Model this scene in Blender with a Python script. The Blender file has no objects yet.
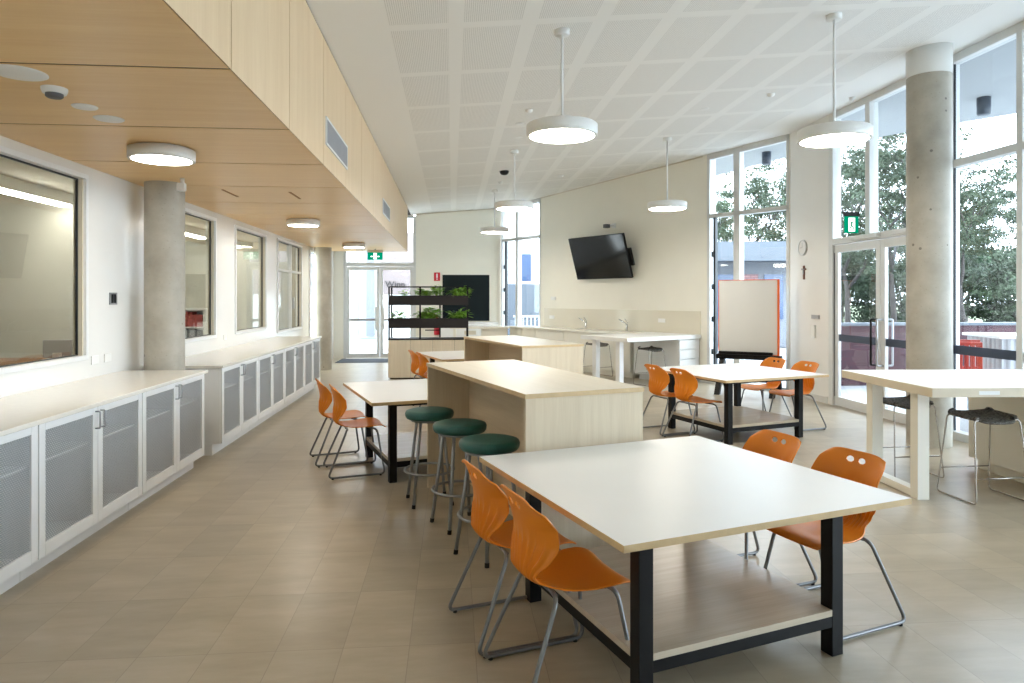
import bpy, bmesh, math, random
from mathutils import Vector, Matrix
random.seed(7)
R = math.radians
scene = bpy.context.scene
C = scene.collection

# ------------------------------------------------------------------ camera
TH = math.atan(60/683)                       # the view is turned 5 degrees right of the building axis
cam_d = bpy.data.cameras.new('camera'); cam = bpy.data.objects.new('camera', cam_d); C.objects.link(cam)
cam.location = (0, 0, 1.6); cam.rotation_euler = (R(90), 0, -TH)
cam_d.sensor_width = 36; cam_d.lens = 683/1024*36; cam_d.shift_y = -44/1024
cam_d.clip_start = 0.05; cam_d.clip_end = 400
scene.camera = cam
# ------------------------------------------------------------------ sky and exposure
LAMP = 14.0           # radiance of the round lamps
SKY = 4.0
world = bpy.data.worlds.new('overcast_sky'); scene.world = world; world.use_nodes = True
nt = world.node_tree; nt.nodes.clear()
wo = nt.nodes.new('ShaderNodeOutputWorld'); bg = nt.nodes.new('ShaderNodeBackground')
tc = nt.nodes.new('ShaderNodeTexCoord'); nz = nt.nodes.new('ShaderNodeTexNoise'); rp = nt.nodes.new('ShaderNodeValToRGB')
nz.inputs['Scale'].default_value = 2.5; nz.inputs['Detail'].default_value = 4
rp.color_ramp.elements[0].color = (0.72, 0.84, 1.0, 1); rp.color_ramp.elements[1].color = (0.86, 0.94, 1.0, 1)
nt.links.new(tc.outputs['Generated'], nz.inputs['Vector']); nt.links.new(nz.outputs['Fac'], rp.inputs['Fac'])
nt.links.new(rp.outputs['Color'], bg.inputs['Color']); bg.inputs['Strength'].default_value = SKY
nt.links.new(bg.outputs[0], wo.inputs[0])
vs = scene.view_settings
vs.view_transform = 'Standard'; vs.look = 'None'; vs.gamma = 1; vs.exposure = 1.64; vs.use_curve_mapping = False
scene.cycles.max_bounces = 10; scene.cycles.diffuse_bounces = 6; scene.cycles.transparent_max_bounces = 24
scene.cycles.sample_clamp_indirect = 6

# ------------------------------------------------------------------ materials
def lin(r, g, b):
    f = lambda v: (v/255/12.92) if v/255 <= .04045 else ((v/255+.055)/1.055)**2.4
    return (f(r), f(g), f(b), 1)
MATS = {}
class NT:
    def __init__(s, name):
        s.m = bpy.data.materials.new(name); s.m.use_nodes = True; s.t = s.m.node_tree
        s.b = s.t.nodes['Principled BSDF']; s.out = s.t.nodes['Material Output']
        MATS[name] = s.m
    def n(s, typ, **kw):
        o = s.t.nodes.new(typ)
        for k, v in kw.items():
            if k in o.inputs.keys() if isinstance(k, str) else False: o.inputs[k].default_value = v
            else: setattr(o, k, v)
        return o
    def l(s, a, b): s.t.links.new(a, b)
    def val(s, v):
        return v
    def math(s, op, a, b=None, c=None):
        o = s.t.nodes.new('ShaderNodeMath'); o.operation = op
        for i, x in enumerate((a, b, c)):
            if x is None: continue
            if isinstance(x, (int, float)): o.inputs[i].default_value = x
            else: s.l(x, o.inputs[i])
        return o.outputs[0]
    def coord(s): return s.n('ShaderNodeTexCoord').outputs['Object']
    def map(s, scale=(1, 1, 1), loc=(0, 0, 0)):
        m = s.n('ShaderNodeMapping'); m.inputs['Scale'].default_value = scale; m.inputs['Location'].default_value = loc
        s.l(s.coord(), m.inputs['Vector']); return m.outputs[0]
    def noise(s, vec, scale=1, detail=4, rough=.5):
        o = s.n('ShaderNodeTexNoise'); o.inputs['Scale'].default_value = scale; o.inputs['Detail'].default_value = detail
        o.inputs['Roughness'].default_value = rough; s.l(vec, o.inputs['Vector']); return o.outputs['Fac']
    def ramp(s, fac, stops):
        r = s.n('ShaderNodeValToRGB'); e = r.color_ramp.elements
        while len(e) < len(stops): e.new(.5)
        for el, (p, c) in zip(e, stops): el.position = p; el.color = c
        s.l(fac, r.inputs['Fac']); return r.outputs['Color']
    def mix(s, fac, a, b, mode='MIX'):
        o = s.n('ShaderNodeMix', data_type='RGBA', blend_type=mode)
        for i, x in ((0, fac), (6, a), (7, b)):
            if isinstance(x, (int, float, tuple)): o.inputs[i].default_value = x
            else: s.l(x, o.inputs[i])
        return o.outputs[2]
    def bump(s, h, strength=.2, dist=.01):
        o = s.n('ShaderNodeBump'); o.inputs['Strength'].default_value = strength; o.inputs['Distance'].default_value = dist
        s.l(h, o.inputs['Height']); s.l(o.outputs[0], s.b.inputs['Normal'])
    def base(s, c):
        if isinstance(c, tuple): s.b.inputs['Base Color'].default_value = c
        else: s.l(c, s.b.inputs['Base Color'])
    def set(s, rough=.5, metal=0, spec=.5, coat=0, coat_r=.1):
        s.b.inputs['Roughness'].default_value = rough; s.b.inputs['Metallic'].default_value = metal
        s.b.inputs['Specular IOR Level'].default_value = spec
        s.b.inputs['Coat Weight'].default_value = coat; s.b.inputs['Coat Roughness'].default_value = coat_r

def plain(name, c, rough=.5, metal=0, spec=.5, var=.04, sc=3, **k):
    m = NT(name); a = tuple(x*(1-var) for x in c[:3])+(1,); b = tuple(min(1, x*(1+var)) for x in c[:3])+(1,)
    m.base(m.ramp(m.noise(m.coord(), sc, 3), [(.3, a), (.7, b)])); m.set(rough, metal, spec, **k); return m.m
def wood(name, dark, light, scale, rough=.45, spec=.4, fine=1.0):
    m = NT(name); v = m.map(scale)
    g = m.noise(v, 1.0, 6, .62); g2 = m.noise(m.map(tuple(x*6 for x in scale)), 1.0, 2, .5)
    col = m.ramp(g, [(.28, dark), (.72, light)])
    col = m.mix(.25*fine, col, m.ramp(g2, [(.35, dark), (.65, light)]))
    m.base(col); m.set(rough, 0, spec); m.bump(g2, .03, .002); return m.m
def emit(name, c, st):
    m = NT(name); e = m.n('ShaderNodeEmission'); e.inputs[0].default_value = c; e.inputs[1].default_value = st
    m.l(e.outputs[0], m.out.inputs[0]); return m.m
def glass(name, tint=(.93, .96, .97, 1), refl=1.0):
    m = NT(name); t = m.n('ShaderNodeBsdfTransparent'); t.inputs[0].default_value = tint
    g = m.n('ShaderNodeBsdfGlossy'); g.inputs['Roughness'].default_value = .01
    f = m.n('ShaderNodeLayerWeight'); f.inputs[0].default_value = .5
    fr = m.math('MULTIPLY_ADD', m.math('POWER', f.outputs['Facing'], 5.0), .9, .04)
    x = m.n('ShaderNodeMixShader'); m.l(m.math('MULTIPLY', fr, refl), x.inputs[0])
    m.l(t.outputs[0], x.inputs[1]); m.l(g.outputs[0], x.inputs[2]); m.l(x.outputs[0], m.out.inputs[0]); return m.m
def holes(name, c, ax, pitch, rad, squash=1.0, metal=0):
    """sheet punched with a staggered pattern of holes"""
    m = NT(name); sp = m.n('ShaderNodeSeparateXYZ'); m.l(m.coord(), sp.inputs[0])
    u = m.math('DIVIDE', sp.outputs[ax[0]], pitch); w = m.math('DIVIDE', sp.outputs[ax[1]], pitch*squash)
    row = m.math('FLOOR', w); off = m.math('MULTIPLY', m.math('FLOORED_MODULO', row, 2.0), .5)
    fu = m.math('SUBTRACT', m.math('FRACT', m.math('ADD', u, off)), .5); fw = m.math('SUBTRACT', m.math('FRACT', w), .5)
    d = m.math('SQRT', m.math('ADD', m.math('MULTIPLY', fu, fu), m.math('MULTIPLY', fw, fw)))
    hole = m.math('LESS_THAN', d, rad)
    t = m.n('ShaderNodeBsdfTransparent'); x = m.n('ShaderNodeMixShader')
    m.base(c); m.set(.45, metal)
    m.l(hole, x.inputs[0]); m.l(m.b.outputs[0], x.inputs[1]); m.l(t.outputs[0], x.inputs[2]); m.l(x.outputs[0], m.out.inputs[0])
    return m.m

def make_floor():
    m = NT('floor_tile'); v = m.map((1, 1, 1), (.194+30, 30-3.17, 0))
    sp = m.n('ShaderNodeSeparateXYZ'); m.l(v, sp.inputs[0])
    tx = m.math('DIVIDE', sp.outputs[0], .3); ty = m.math('DIVIDE', sp.outputs[1], .6)
    fx = m.math('MULTIPLY', m.math('SUBTRACT', .5, m.math('ABSOLUTE', m.math('SUBTRACT', m.math('FRACT', tx), .5))), .3)
    fy = m.math('MULTIPLY', m.math('SUBTRACT', .5, m.math('ABSOLUTE', m.math('SUBTRACT', m.math('FRACT', ty), .5))), .6)
    grout = m.math('LESS_THAN', m.math('MINIMUM', fx, fy), .0016)
    cx = m.n('ShaderNodeCombineXYZ'); m.l(m.math('FLOOR', tx), cx.inputs[0]); m.l(m.math('FLOOR', ty), cx.inputs[1])
    wn = m.n('ShaderNodeTexWhiteNoise'); m.l(cx.outputs[0], wn.inputs['Vector'])
    sh = m.n('ShaderNodeVectorMath', operation='SCALE'); m.l(wn.outputs['Color'], sh.inputs[0]); sh.inputs['Scale'].default_value = 9
    ad = m.n('ShaderNodeVectorMath', operation='ADD'); m.l(m.map((1.2, 4.5, 1)), ad.inputs[0]); m.l(sh.outputs[0], ad.inputs[1])
    n1 = m.noise(ad.outputs[0], 1.4, 7, .62)
    col = m.ramp(n1, [(.25, (.325, .275, .195, 1)), (.5, (.385, .33, .24, 1)), (.75, (.45, .392, .298, 1))])
    tone = m.ramp(wn.outputs['Value'], [(0, (.92, .92, .925, 1)), (1, (1.04, 1.035, 1.03, 1))])
    col = m.mix(1.0, col, tone, 'MULTIPLY')
    col = m.mix(m.math('MULTIPLY', grout, .6), col, (.20, .165, .13, 1)); m.base(col)
    m.set(.31, 0, .6); m.bump(m.noise(m.map((6, 6, 6)), 6, 4), .08, .002); return m.m
def make_ceiling():
    m = NT('perforated_ceiling'); sp = m.n('ShaderNodeSeparateXYZ'); m.l(m.coord(), sp.inputs[0])
    X, Y = sp.outputs[0], sp.outputs[1]
    def inside(v, origin, pitch, margin):
        f = m.math('FRACT', m.math('DIVIDE', m.math('SUBTRACT', v, origin-20*pitch), pitch))
        d = m.math('MULTIPLY', m.math('SUBTRACT', .5, m.math('ABSOLUTE', m.math('SUBTRACT', f, .5))), pitch)
        return m.math('GREATER_THAN', d, margin)
    pan = m.math('MULTIPLY', inside(X, .035, .62, .065), inside(Y, 5.75, 1.2, .06))
    lim = m.math('MULTIPLY', m.math('GREATER_THAN', X, -.585), m.math('LESS_THAN', X, 4.99))
    pan = m.math('MULTIPLY', pan, lim)
    def dots(p):
        fu = m.math('SUBTRACT', m.math('FRACT', m.math('DIVIDE', m.math('ADD', X, 50), p)), .5)
        fv = m.math('SUBTRACT', m.math('FRACT', m.math('DIVIDE', m.math('ADD', Y, 50), p)), .5)
        return m.math('LESS_THAN', m.math('ADD', m.math('MULTIPLY', fu, fu), m.math('MULTIPLY', fv, fv)), .062)
    f = m.math('MULTIPLY', pan, dots(.0165))
    m.base(m.mix(f, (.84, .835, .81, 1), (.50, .495, .475, 1))); m.set(.7, 0, .3)
    return m.m
def make_concrete():
    m = NT('raw_concrete'); v = m.coord()
    c = m.ramp(m.noise(v, 2.2, 8, .6), [(.3, (.31, .285, .235, 1)), (.7, (.48, .45, .38, 1))])
    vo = m.n('ShaderNodeTexVoronoi'); vo.inputs['Scale'].default_value = 5; vo.feature = 'F1'; m.l(v, vo.inputs['Vector'])
    vo.inputs['Randomness'].default_value = 1
    pit = m.math('LESS_THAN', vo.outputs['Distance'], .075)
    vo2 = m.n('ShaderNodeTexVoronoi'); vo2.inputs['Scale'].default_value = 22; m.l(v, vo2.inputs['Vector'])
    pit2 = m.math('LESS_THAN', vo2.outputs['Distance'], .11)
    c = m.mix(m.math('MULTIPLY', pit, .7), c, (.10, .09, .08, 1)); c = m.mix(m.math('MULTIPLY', pit2, .3), c, (.15, .14, .12, 1))
    m.base(c); m.set(.55, 0, .4); return m.m
def make_brick(name='exterior_brick', a=(.040, .011, .018, 1), b=(.058, .017, .025, 1)):
    m = NT(name); br = m.n('ShaderNodeTexBrick'); v = m.n('ShaderNodeMapping'); v.inputs['Rotation'].default_value = (R(90), 0, 0)
    m.l(m.coord(), v.inputs[0]); m.l(v.outputs[0], br.inputs['Vector'])
    br.inputs['Color1'].default_value = a; br.inputs['Color2'].default_value = b; br.inputs['Mortar'].default_value = (.035, .02, .025, 1)
    br.inputs['Scale'].default_value = 1; br.inputs['Brick Width'].default_value = .23; br.inputs['Row Height'].default_value = .086; br.inputs['Mortar Size'].default_value = .006
    m.base(br.outputs['Color']); m.set(.8); return m.m
def make_leaf(name, a, b, rough=.6):
    m = NT(name); oi = m.n('ShaderNodeObjectInfo')
    c = m.ramp(m.noise(m.coord(), 1.3, 3), [(.3, a), (.7, b)]); c = m.mix(m.math('MULTIPLY', oi.outputs['Random'], .4), c, a)
    m.base(c); m.set(rough, 0, .3); return m.m

M = {}
M['floor'] = make_floor(); M['ceil'] = make_ceiling(); M['concrete'] = make_concrete(); M['brick'] = make_brick()
M['brick_pink'] = make_brick('pink_brick', (.24, .12, .12, 1), (.30, .17, .165, 1))
M['white_wall'] = plain('white_satin_paint', (.83, .82, .79, 1), .25, spec=.5, var=.01, coat=.35, coat_r=.12)
M['cream_wall'] = plain('cream_paint', (.81, .785, .69, 1), .6, var=.01)
M['splash'] = plain('cream_glass_splashback', (.68, .64, .53, 1), .12, var=.01)
M['ply_ceiling'] = wood('birch_ply_ceiling', (.76, .485, .215, 1), (.86, .60, .295, 1), (.6, 9, 3), .38)
M['ply_face'] = wood('birch_ply_face', (.66, .475, .285, 1), (.745, .565, .365, 1), (9, 9, .7), .42)
M['oak_v'] = wood('pale_oak_vertical', (.60, .50, .355, 1), (.71, .615, .46, 1), (22, 22, .8), .5)
M['oak_h'] = wood('pale_oak_horizontal', (.58, .465, .31, 1), (.69, .575, .41, 1), (22, .9, 22), .5)
M['oak_top'] = wood('pale_oak_top', (.69, .625, .50, 1), (.77, .71, .59, 1), (22, .9, 22), .38)
M['shelf_oak'] = wood('limed_oak_shelf', (.50, .425, .32, 1), (.62, .54, .42, 1), (.9, 20, 20), .24)
M['ply_edge'] = plain('ply_edge', (.60, .44, .24, 1), .5, var=.06, sc=20)
M['gap'] = plain('dark_gap', (.06, .04, .025, 1), .9)
M['laminate'] = plain('white_laminate', (.82, .815, .79, 1), .32, var=.01)
M['bench_top'] = plain('warm_white_worktop', (.79, .765, .69, 1), .16, var=.015, sc=30)
M['cab'] = plain('white_cabinet_board', (.78, .785, .78, 1), .4, var=.01)
M['cab_cream'] = plain('cream_cabinet_board', (.76, .735, .65, 1), .4, var=.01)
M['cab_in'] = plain('cabinet_interior', (.50, .50, .49, 1), .6, var=.02)
M['perf'] = holes('expanded_mesh', (.45, .46, .47, 1), (1, 2), .019, .36, .62)
M['alu'] = plain('brushed_handle', (.42, .43, .44, 1), .35, .8)
M['frame'] = plain('silver_window_frame', (.66, .67, .66, 1), .4, .15, var=.01)
M['frame_w'] = plain('white_window_frame', (.74, .75, .75, 1), .4, var=.01)
M['frame_b'] = plain('beige_window_trim', (.62, .56, .45, 1), .5, var=.01)
M['black_edge'] = plain('black_seal', (.02, .025, .03, 1), .4)
M['black'] = plain('black_powdercoat', (.005, .005, .0055, 1), .5, spec=.25)
M['planter'] = plain('charcoal_planter_metal', (.018, .014, .014, 1), .55, spec=.3)
M['orange'] = plain('orange_plastic', (.74, .22, .005, 1), .4, var=.02)
M['tube'] = plain('grey_steel_tube', (.20, .205, .21, 1), .32, .6)
M['tube_paint'] = plain('grey_painted_tube', (.30, .32, .34, 1), .35, .35)
M['wire'] = plain('steel_wire', (.42, .39, .36, 1), .25, .9)
M['rubber'] = plain('black_rubber', (.01, .01, .01, 1), .7)
M['teal'] = plain('teal_vinyl', (.016, .110, .100, 1), .45, var=.15, sc=14)
def felt():
    m = NT('grey_felt'); m.base(m.ramp(m.noise(m.coord(), 60, 4, .7), [(.40, (.045, .042, .038, 1)), (.62, (.22, .21, .19, 1))])); m.set(.95, 0, .1); return m.m
M['felt'] = felt(); M['bar_edge'] = plain('beige_edge_band', (.64, .56, .42, 1), .45)
M['lamp_white'] = plain('white_lamp_housing', (.78, .78, .76, 1), .45, var=.01)
M['lamp_glow'] = emit('lamp_diffuser', (1.0, .92, .80, 1), LAMP)
M['tube_glow'] = emit('strip_lamp', (1.0, .95, .86, 1), 10)
M['sign_green'] = emit('sign_green_face', lin(0, 130, 96), .5)
M['sign_white'] = emit('sign_white_face', (.9, 1, .95, 1), .9)
M['board'] = plain('whiteboard_face', (.72, .71, .675, 1), .18, var=.01)
M['board_orange'] = plain('orange_edge', (.85, .15, .02, 1), .4)
M['chalk'] = plain('dark_green_board', (.0015, .008, .010, 1), .5, spec=.2)
M['screen'] = plain('screen_glass', (.002, .002, .0024, 1), .09, spec=.35)
M['chrome'] = plain('chrome', (.6, .6, .6, 1), .12, 1)
M['plastic'] = plain('white_plastic', (.78, .78, .76, 1), .4, var=.01)
M['grey_plate'] = plain('brushed_switch_plate', (.33, .33, .34, 1), .35, .7)
M['red'] = plain('signal_red', (.62, .01, .03, 1), .35)
M['redbrown'] = plain('dark_timber', (.16, .05, .025, 1), .5)
M['glass'] = glass('clear_glass'); M['glass_in'] = glass('interior_glass', (.95, .96, .93, 1), 1.3)
M['strip'] = plain('blue_grey_film', (.035, .05, .085, 1), .5)
M['grille'] = plain('grille_grey', (.40, .40, .42, 1), .5)
M['grille_dark'] = plain('grille_dark_grey', (.12, .12, .13, 1), .6)
M['eave'] = plain('pale_eave', (.34, .36, .375, 1), .7, var=.01)
M['downlight'] = plain('charcoal_downlight', (.03, .045, .07, 1), .4)
M['deck'] = plain('pale_paving', (.33, .34, .35, 1), .6, var=.05, sc=2)
M['grass'] = plain('dry_grass', (.10, .12, .06, 1), .9, var=.3, sc=.4)
M['mat'] = plain('entry_mat', (.055, .06, .07, 1), .95, var=.2, sc=80)
M['redchair'] = plain('red_orange_plastic', (.36, .022, .008, 1), .4)
M['bark'] = plain('grey_bark', (.05, .043, .04, 1), .9, var=.3, sc=4)
M['leaf_a'] = make_leaf('eucalypt_leaf', (.022, .036, .020, 1), (.072, .10, .056, 1))
M['leaf_b'] = make_leaf('bright_eucalypt_leaf', (.032, .056, .020, 1), (.085, .125, .045, 1))
M['leaf_p'] = make_leaf('house_plant_leaf', (.14, .34, .02, 1), (.36, .66, .08, 1), .4)
M['bldg_roof'] = plain('blue_grey_roof', (.09, .105, .125, 1), .6); M['bldg_wall'] = plain('pale_render', (.15, .16, .18, 1), .8)
M['bldg_win'] = plain('blue_window', (.05, .08, .15, 1), .2); M['pink'] = plain('pale_pink_render', (.24, .195, .19, 1), .8)
M['soil'] = plain('terracotta', (.42, .20, .07, 1), .8)
M['side_wall'] = plain('side_room_cream', (.72, .71, .64, 1), .7, var=.02); M['ink'] = plain('dark_lettering', (.04, .035, .035, 1), .5)
M['desk_wood'] = plain('brown_desk', (.32, .17, .08, 1), .4, var=.2)
M['col_white'] = plain('white_column_paint', (.74, .74, .71, 1), .5)
M['book_red'] = plain('red_spines', (.35, .06, .05, 1), .6, var=.3, sc=20); M['book_grey'] = plain('grey_spines', (.2, .22, .24, 1), .6, var=.3, sc=20)

# ------------------------------------------------------------------ mesh helpers
class MB:
    def __init__(s): s.bm = bmesh.new()
    def face(s, vs, m=0, smooth=False):
        try: f = s.bm.faces.new(vs)
        except ValueError: return None
        f.material_index = m; f.smooth = smooth; return f
    def box(s, x0, x1, y0, y1, z0, z1, m=0, mt=None, T=None):
        P = [(x0, y0, z0), (x1, y0, z0), (x1, y1, z0), (x0, y1, z0), (x0, y0, z1), (x1, y0, z1), (x1, y1, z1), (x0, y1, z1)]
        v = [s.bm.verts.new(T @ Vector(p) if T else p) for p in P]
        for i, q in enumerate(((0, 3, 2, 1), (4, 5, 6, 7), (0, 1, 5, 4), (1, 2, 6, 5), (2, 3, 7, 6), (3, 0, 4, 7))):
            s.face([v[k] for k in q], (mt if (i == 1 and mt is not None) else m))
        return s
    def prism(s, poly, z0, z1, m=0):
        a = [s.bm.verts.new((x, y, z0)) for x, y in poly]; b = [s.bm.verts.new((x, y, z1)) for x, y in poly]
        n = len(poly); s.face(a[::-1], m); s.face(b, m)
        for i in range(n): s.face([a[i], a[(i+1) % n], b[(i+1) % n], b[i]], m)
        return s
    def quad(s, pts, m=0):
        s.face([s.bm.verts.new(p) for p in pts], m); return s
    def tube(s, pts, r, n=8, closed=False, m=0, caps=True, rs=None):
        pts = [Vector(p) for p in pts]; rings = []; prev = None; N = len(pts)
        for i, p in enumerate(pts):
            if closed: d = (pts[(i+1) % N]-pts[i-1]).normalized()
            else: d = (pts[min(i+1, N-1)]-pts[max(i-1, 0)]).normalized()
            if prev is None: a = d.orthogonal().normalized()
            else: a = (prev-d*prev.dot(d)).normalized()
            prev = a; b = d.cross(a); rr = rs[i] if rs else r
            rings.append([s.bm.verts.new(p+(a*math.cos(2*math.pi*k/n)+b*math.sin(2*math.pi*k/n))*rr) for k in range(n)])
        for i in range(N if closed else N-1):
            A, B = rings[i], rings[(i+1) % N]
            for k in range(n): s.face([A[k], A[(k+1) % n], B[(k+1) % n], B[k]], m, True)
        if caps and not closed: s.face(rings[0][::-1], m); s.face(rings[-1], m)
        return s
    def cyl(s, p0, p1, r, n=16, r1=None, m=0): return s.tube([p0, p1], r, n, rs=[r, r if r1 is None else r1], m=m)
    def lathe(s, prof, c=(0, 0, 0), n=32, m=0, flat=False, mats=None):
        rings = []
        for (r, z) in prof:
            if r < 1e-6: rings.append([s.bm.verts.new((c[0], c[1], c[2]+z))])
            else: rings.append([s.bm.verts.new((c[0]+r*math.cos(2*math.pi*k/n), c[1]+r*math.sin(2*math.pi*k/n), c[2]+z)) for k in range(n)])
        for i in range(len(rings)-1):
            A, B = rings[i], rings[i+1]; mi = mats[i] if mats else m
            for k in range(n):
                j = (k+1) % n
                if len(A) == 1 and len(B) == 1: continue
                if len(A) == 1: s.face([A[0], B[j], B[k]], mi, not flat)
                elif len(B) == 1: s.face([A[k], A[j], B[0]], mi, not flat)
                else: s.face([A[k], A[j], B[j], B[k]], mi, not flat)
        return s
    def disc(s, c, r, n=24, up=True, m=0):
        v = [s.bm.verts.new((c[0]+r*math.cos(2*math.pi*k/n), c[1]+r*math.sin(2*math.pi*k/n), c[2])) for k in range(n)]
        s.face(v if up else v[::-1], m); return s
    def build(s, name, mats, parent=None, bevel=0, loc=None, rotz=None, normals=True):
        if normals: bmesh.ops.recalc_face_normals(s.bm, faces=s.bm.faces[:])
        me = bpy.data.meshes.new(name); s.bm.to_mesh(me); s.bm.free()
        for k in (mats if isinstance(mats, (list, tuple)) else [mats]): me.materials.append(M[k])
        o = bpy.data.objects.new(name, me); C.objects.link(o)
        if parent: o.parent = parent
        if loc: o.location = loc
        if rotz is not None: o.rotation_euler = (0, 0, rotz)
        if bevel:
            b = o.modifiers.new('bevel', 'BEVEL'); b.width = bevel; b.segments = 2; b.limit_method = 'ANGLE'; b.angle_limit = R(40)
        return o
def tag(o, label=None, cat=None, group=None, kind=None):
    if label: o['label'] = label
    if cat: o['category'] = cat
    if group: o['group'] = group
    if kind: o['kind'] = kind
    return o
def thing(name, label, cat, loc=(0, 0, 0), rotz=0, group=None):
    o = bpy.data.objects.new(name, None); C.objects.link(o); o.empty_display_size = .1
    o.location = loc; o.rotation_euler = (0, 0, rotz); return tag(o, label, cat, group)
def struct(o): o['kind'] = 'structure'; return o
def sempty(name, loc=(0, 0, 0), rotz=0):
    o = bpy.data.objects.new(name, None); C.objects.link(o); o.location = loc; o.rotation_euler = (0, 0, rotz); return struct(o)
KIDS = {}
def dup(root, loc, rotz, label=None, group=None):
    r = root.copy(); C.objects.link(r); r.location = loc; r.rotation_euler = (0, 0, rotz)
    if label: r['label'] = label
    if group: r['group'] = group
    for ch in list(root.children):
        c = ch.copy(); C.objects.link(c); c.parent = r
        for g in list(ch.children):
            d = g.copy(); C.objects.link(d); d.parent = c
    return r
def fillet(pts, r, seg=5):
    pts = [Vector(p) for p in pts]; out = [pts[0]]
    for i in range(1, len(pts)-1):
        p = pts[i]; a = (pts[i-1]-p); b = (pts[i+1]-p); rr = min(r, a.length*.45, b.length*.45)
        A = p+a.normalized()*rr; B = p+b.normalized()*rr
        for k in range(seg+1):
            t = k/seg; out.append(A*(1-t)**2+p*2*t*(1-t)+B*t*t)
    out.append(pts[-1]); return out
def cz(x): return 3.79+.0818*(x+1.09)         # height of the raking ceiling

# ================================================================== SETTING
WX = 5.63; LX = -3.08; BY = 18.15
W0 = Vector((1.30, 18.15, 0)); W1 = Vector((5.63, 10.97, 0)); WD = (W1-W0).normalized(); WA = math.atan2(WD.y, WD.x)
WN = Vector((WD.y, -WD.x, 0))                 # outward normal check below
if WN.dot(Vector((1, 0, 0))) > 0: WN = -WN    # points into the room
def wq(q, n=0, z=0): p = W0+WD*q+WN*n; return (p.x, p.y, z)
struct(MB().box(-3.3, 5.8, -3, 18.4, -.2, 0).build('floor', 'floor'))
# main ceiling (raking up to the glazing)
bm = MB(); x0, x1 = -1.08, 5.75
for (a, b) in (((x0, -3), (x1, 18.3)),):
    p = [(x0, -3), (x1, -3), (x1, 10.95), (1.35, 18.3), (x0, 18.3)]
    lo = [bm.bm.verts.new((x, y, cz(x))) for x, y in p]; hi = [bm.bm.verts.new((x, y, cz(x)+.25)) for x, y in p]
    bm.face(lo[::-1]); bm.face(hi)
    for i in range(5): bm.face([lo[i], lo[(i+1) % 5], hi[(i+1) % 5], hi[i]])
struct(bm.build('ceiling', 'ceil'))
# small beige trims along the ceiling edge
def ceil_trim(pts, name):
    b = MB()
    for (xa, ya), (xb, yb) in zip(pts[:-1], pts[1:]):
        b.tube([(xa, ya, cz(xa)-.012), (xb, yb, cz(xb)-.012)], .012, 4)
    return struct(b.build(name, 'frame_b'))
ceil_trim([(-1.05, 18.13), (1.27, 18.13)], 'trim_1')
pa = wq(1.7, .015); pb = wq(6.6, .015); ceil_trim([pa[:2], pb[:2]], 'trim_2')
# timber soffit boards and face boards, 1.2 m apart with open joints
SE = 16.7; BX = -1.07
joints = [4.63+1.2*k for k in range(-7, 10)]
b = MB(); ys = [-3]+[j for j in joints if -3 < j < SE-.2]+[SE]
for ya, yb in zip(ys[:-1], ys[1:]): b.box(LX-.02, BX-.008, ya+.010, yb-.010, 2.71, 2.713)
b.box(LX-.02, BX-.03, -3, SE, 2.7135, 2.75, 1)
struct(b.build('ceiling.001', ['ply_ceiling', 'gap']))
b = MB()
for ya, yb in zip(ys[:-1], ys[1:]): b.box(BX-.003, BX, ya+.005, yb-.005, 2.71, cz(BX)-.012)
b.box(BX-.05, BX-.0035, -3, SE-.01, 2.72, cz(BX), 1)
b.box(LX, BX-.001, SE-.02, SE, 2.715, cz(BX)-.01)
struct(b.build('wall_bulkhead', ['ply_face', 'gap']))
# lid above the soffit so the void is closed
struct(MB().box(-3.3, -1.085, -3, 18.3, cz(BX)+.0, cz(BX)+.2).build('ceiling.002', 'gap'))
# access hatch groove in the soffit
struct(MB().box(-2.9, -1.93, 2.90-.006, 2.90+.006, 2.707, 2.7105).box(-1.94, -1.928, 2.1, 2.906, 2.707, 2.7105).build('trim_3', 'gap'))

# left wall with internal windows
b = MB(); wins = [(3.2, 6.03, 1.11, 2.60), (7.45, 9.19, 1.11, 2.60), (10.05, 11.62, 1.11, 2.60), (12.4, 14.32, 1.0, 2.62), (15.15, 16.1, .1, 2.6)]
ycur = -3
for (ya, yb, za, zb) in wins:
    b.box(LX-.075, LX, ycur, ya, 0, 3.95); b.box(LX-.075, LX, ya, yb, 0, za); b.box(LX-.075, LX, ya, yb, zb, 3.95); ycur = yb
b.box(LX-.075, LX, ycur, 18.2, 0, 3.95)
struct(b.build('wall_left', 'white_wall'))
for i, (ya, yb, za, zb) in enumerate(wins):
    w = sempty('window_%d' % (i+1), (LX, (ya+yb)/2, za)); h = (yb-ya)/2; H = zb-za
    f = MB(); t = .035; d0, d1 = -.07, .022
    f.box(d0, d1, -h-t, -h+.005, -t, H+t); f.box(d0, d1, h-.005, h+t, -t, H+t); f.box(d0, d1, -h, h, -t, .005); f.box(d0, d1, -h, h, H-.005, H+t)
    f.build('window_frame', 'frame_w', w, .003)
    g = MB(); g.box(-.072, -.002, h-.022, h-.004, 0, H); g.box(-.072, -.002, -h+.004, -h+.022, 0, H); g.build('reveal_trim', 'frame_b', w)
    s_ = MB(); s_.box(-.052, -.035, h-.034, h-.022, 0, H).box(-.052, -.035, -h, h, H-.018, H-.006).box(-.052, -.035, -h, h, .004, .014); s_.build('glazing_seal', 'black_edge', w)
    if i == 3:
        m_ = MB(); m_.box(-.07, -.0, -h, h, 1.08, 1.12); m_.box(-.07, 0, .08, .13, 0, H); m_.build('mullion', 'frame', w, .002)
        MB().box(-.02, .03, .2, .235, .38, .60).build('handle', 'alu', w, .004)
    MB().box(-.047, -.041, -h+.003, h-.003, .003, H-.003).build('pane', 'glass_in', w)

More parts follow.
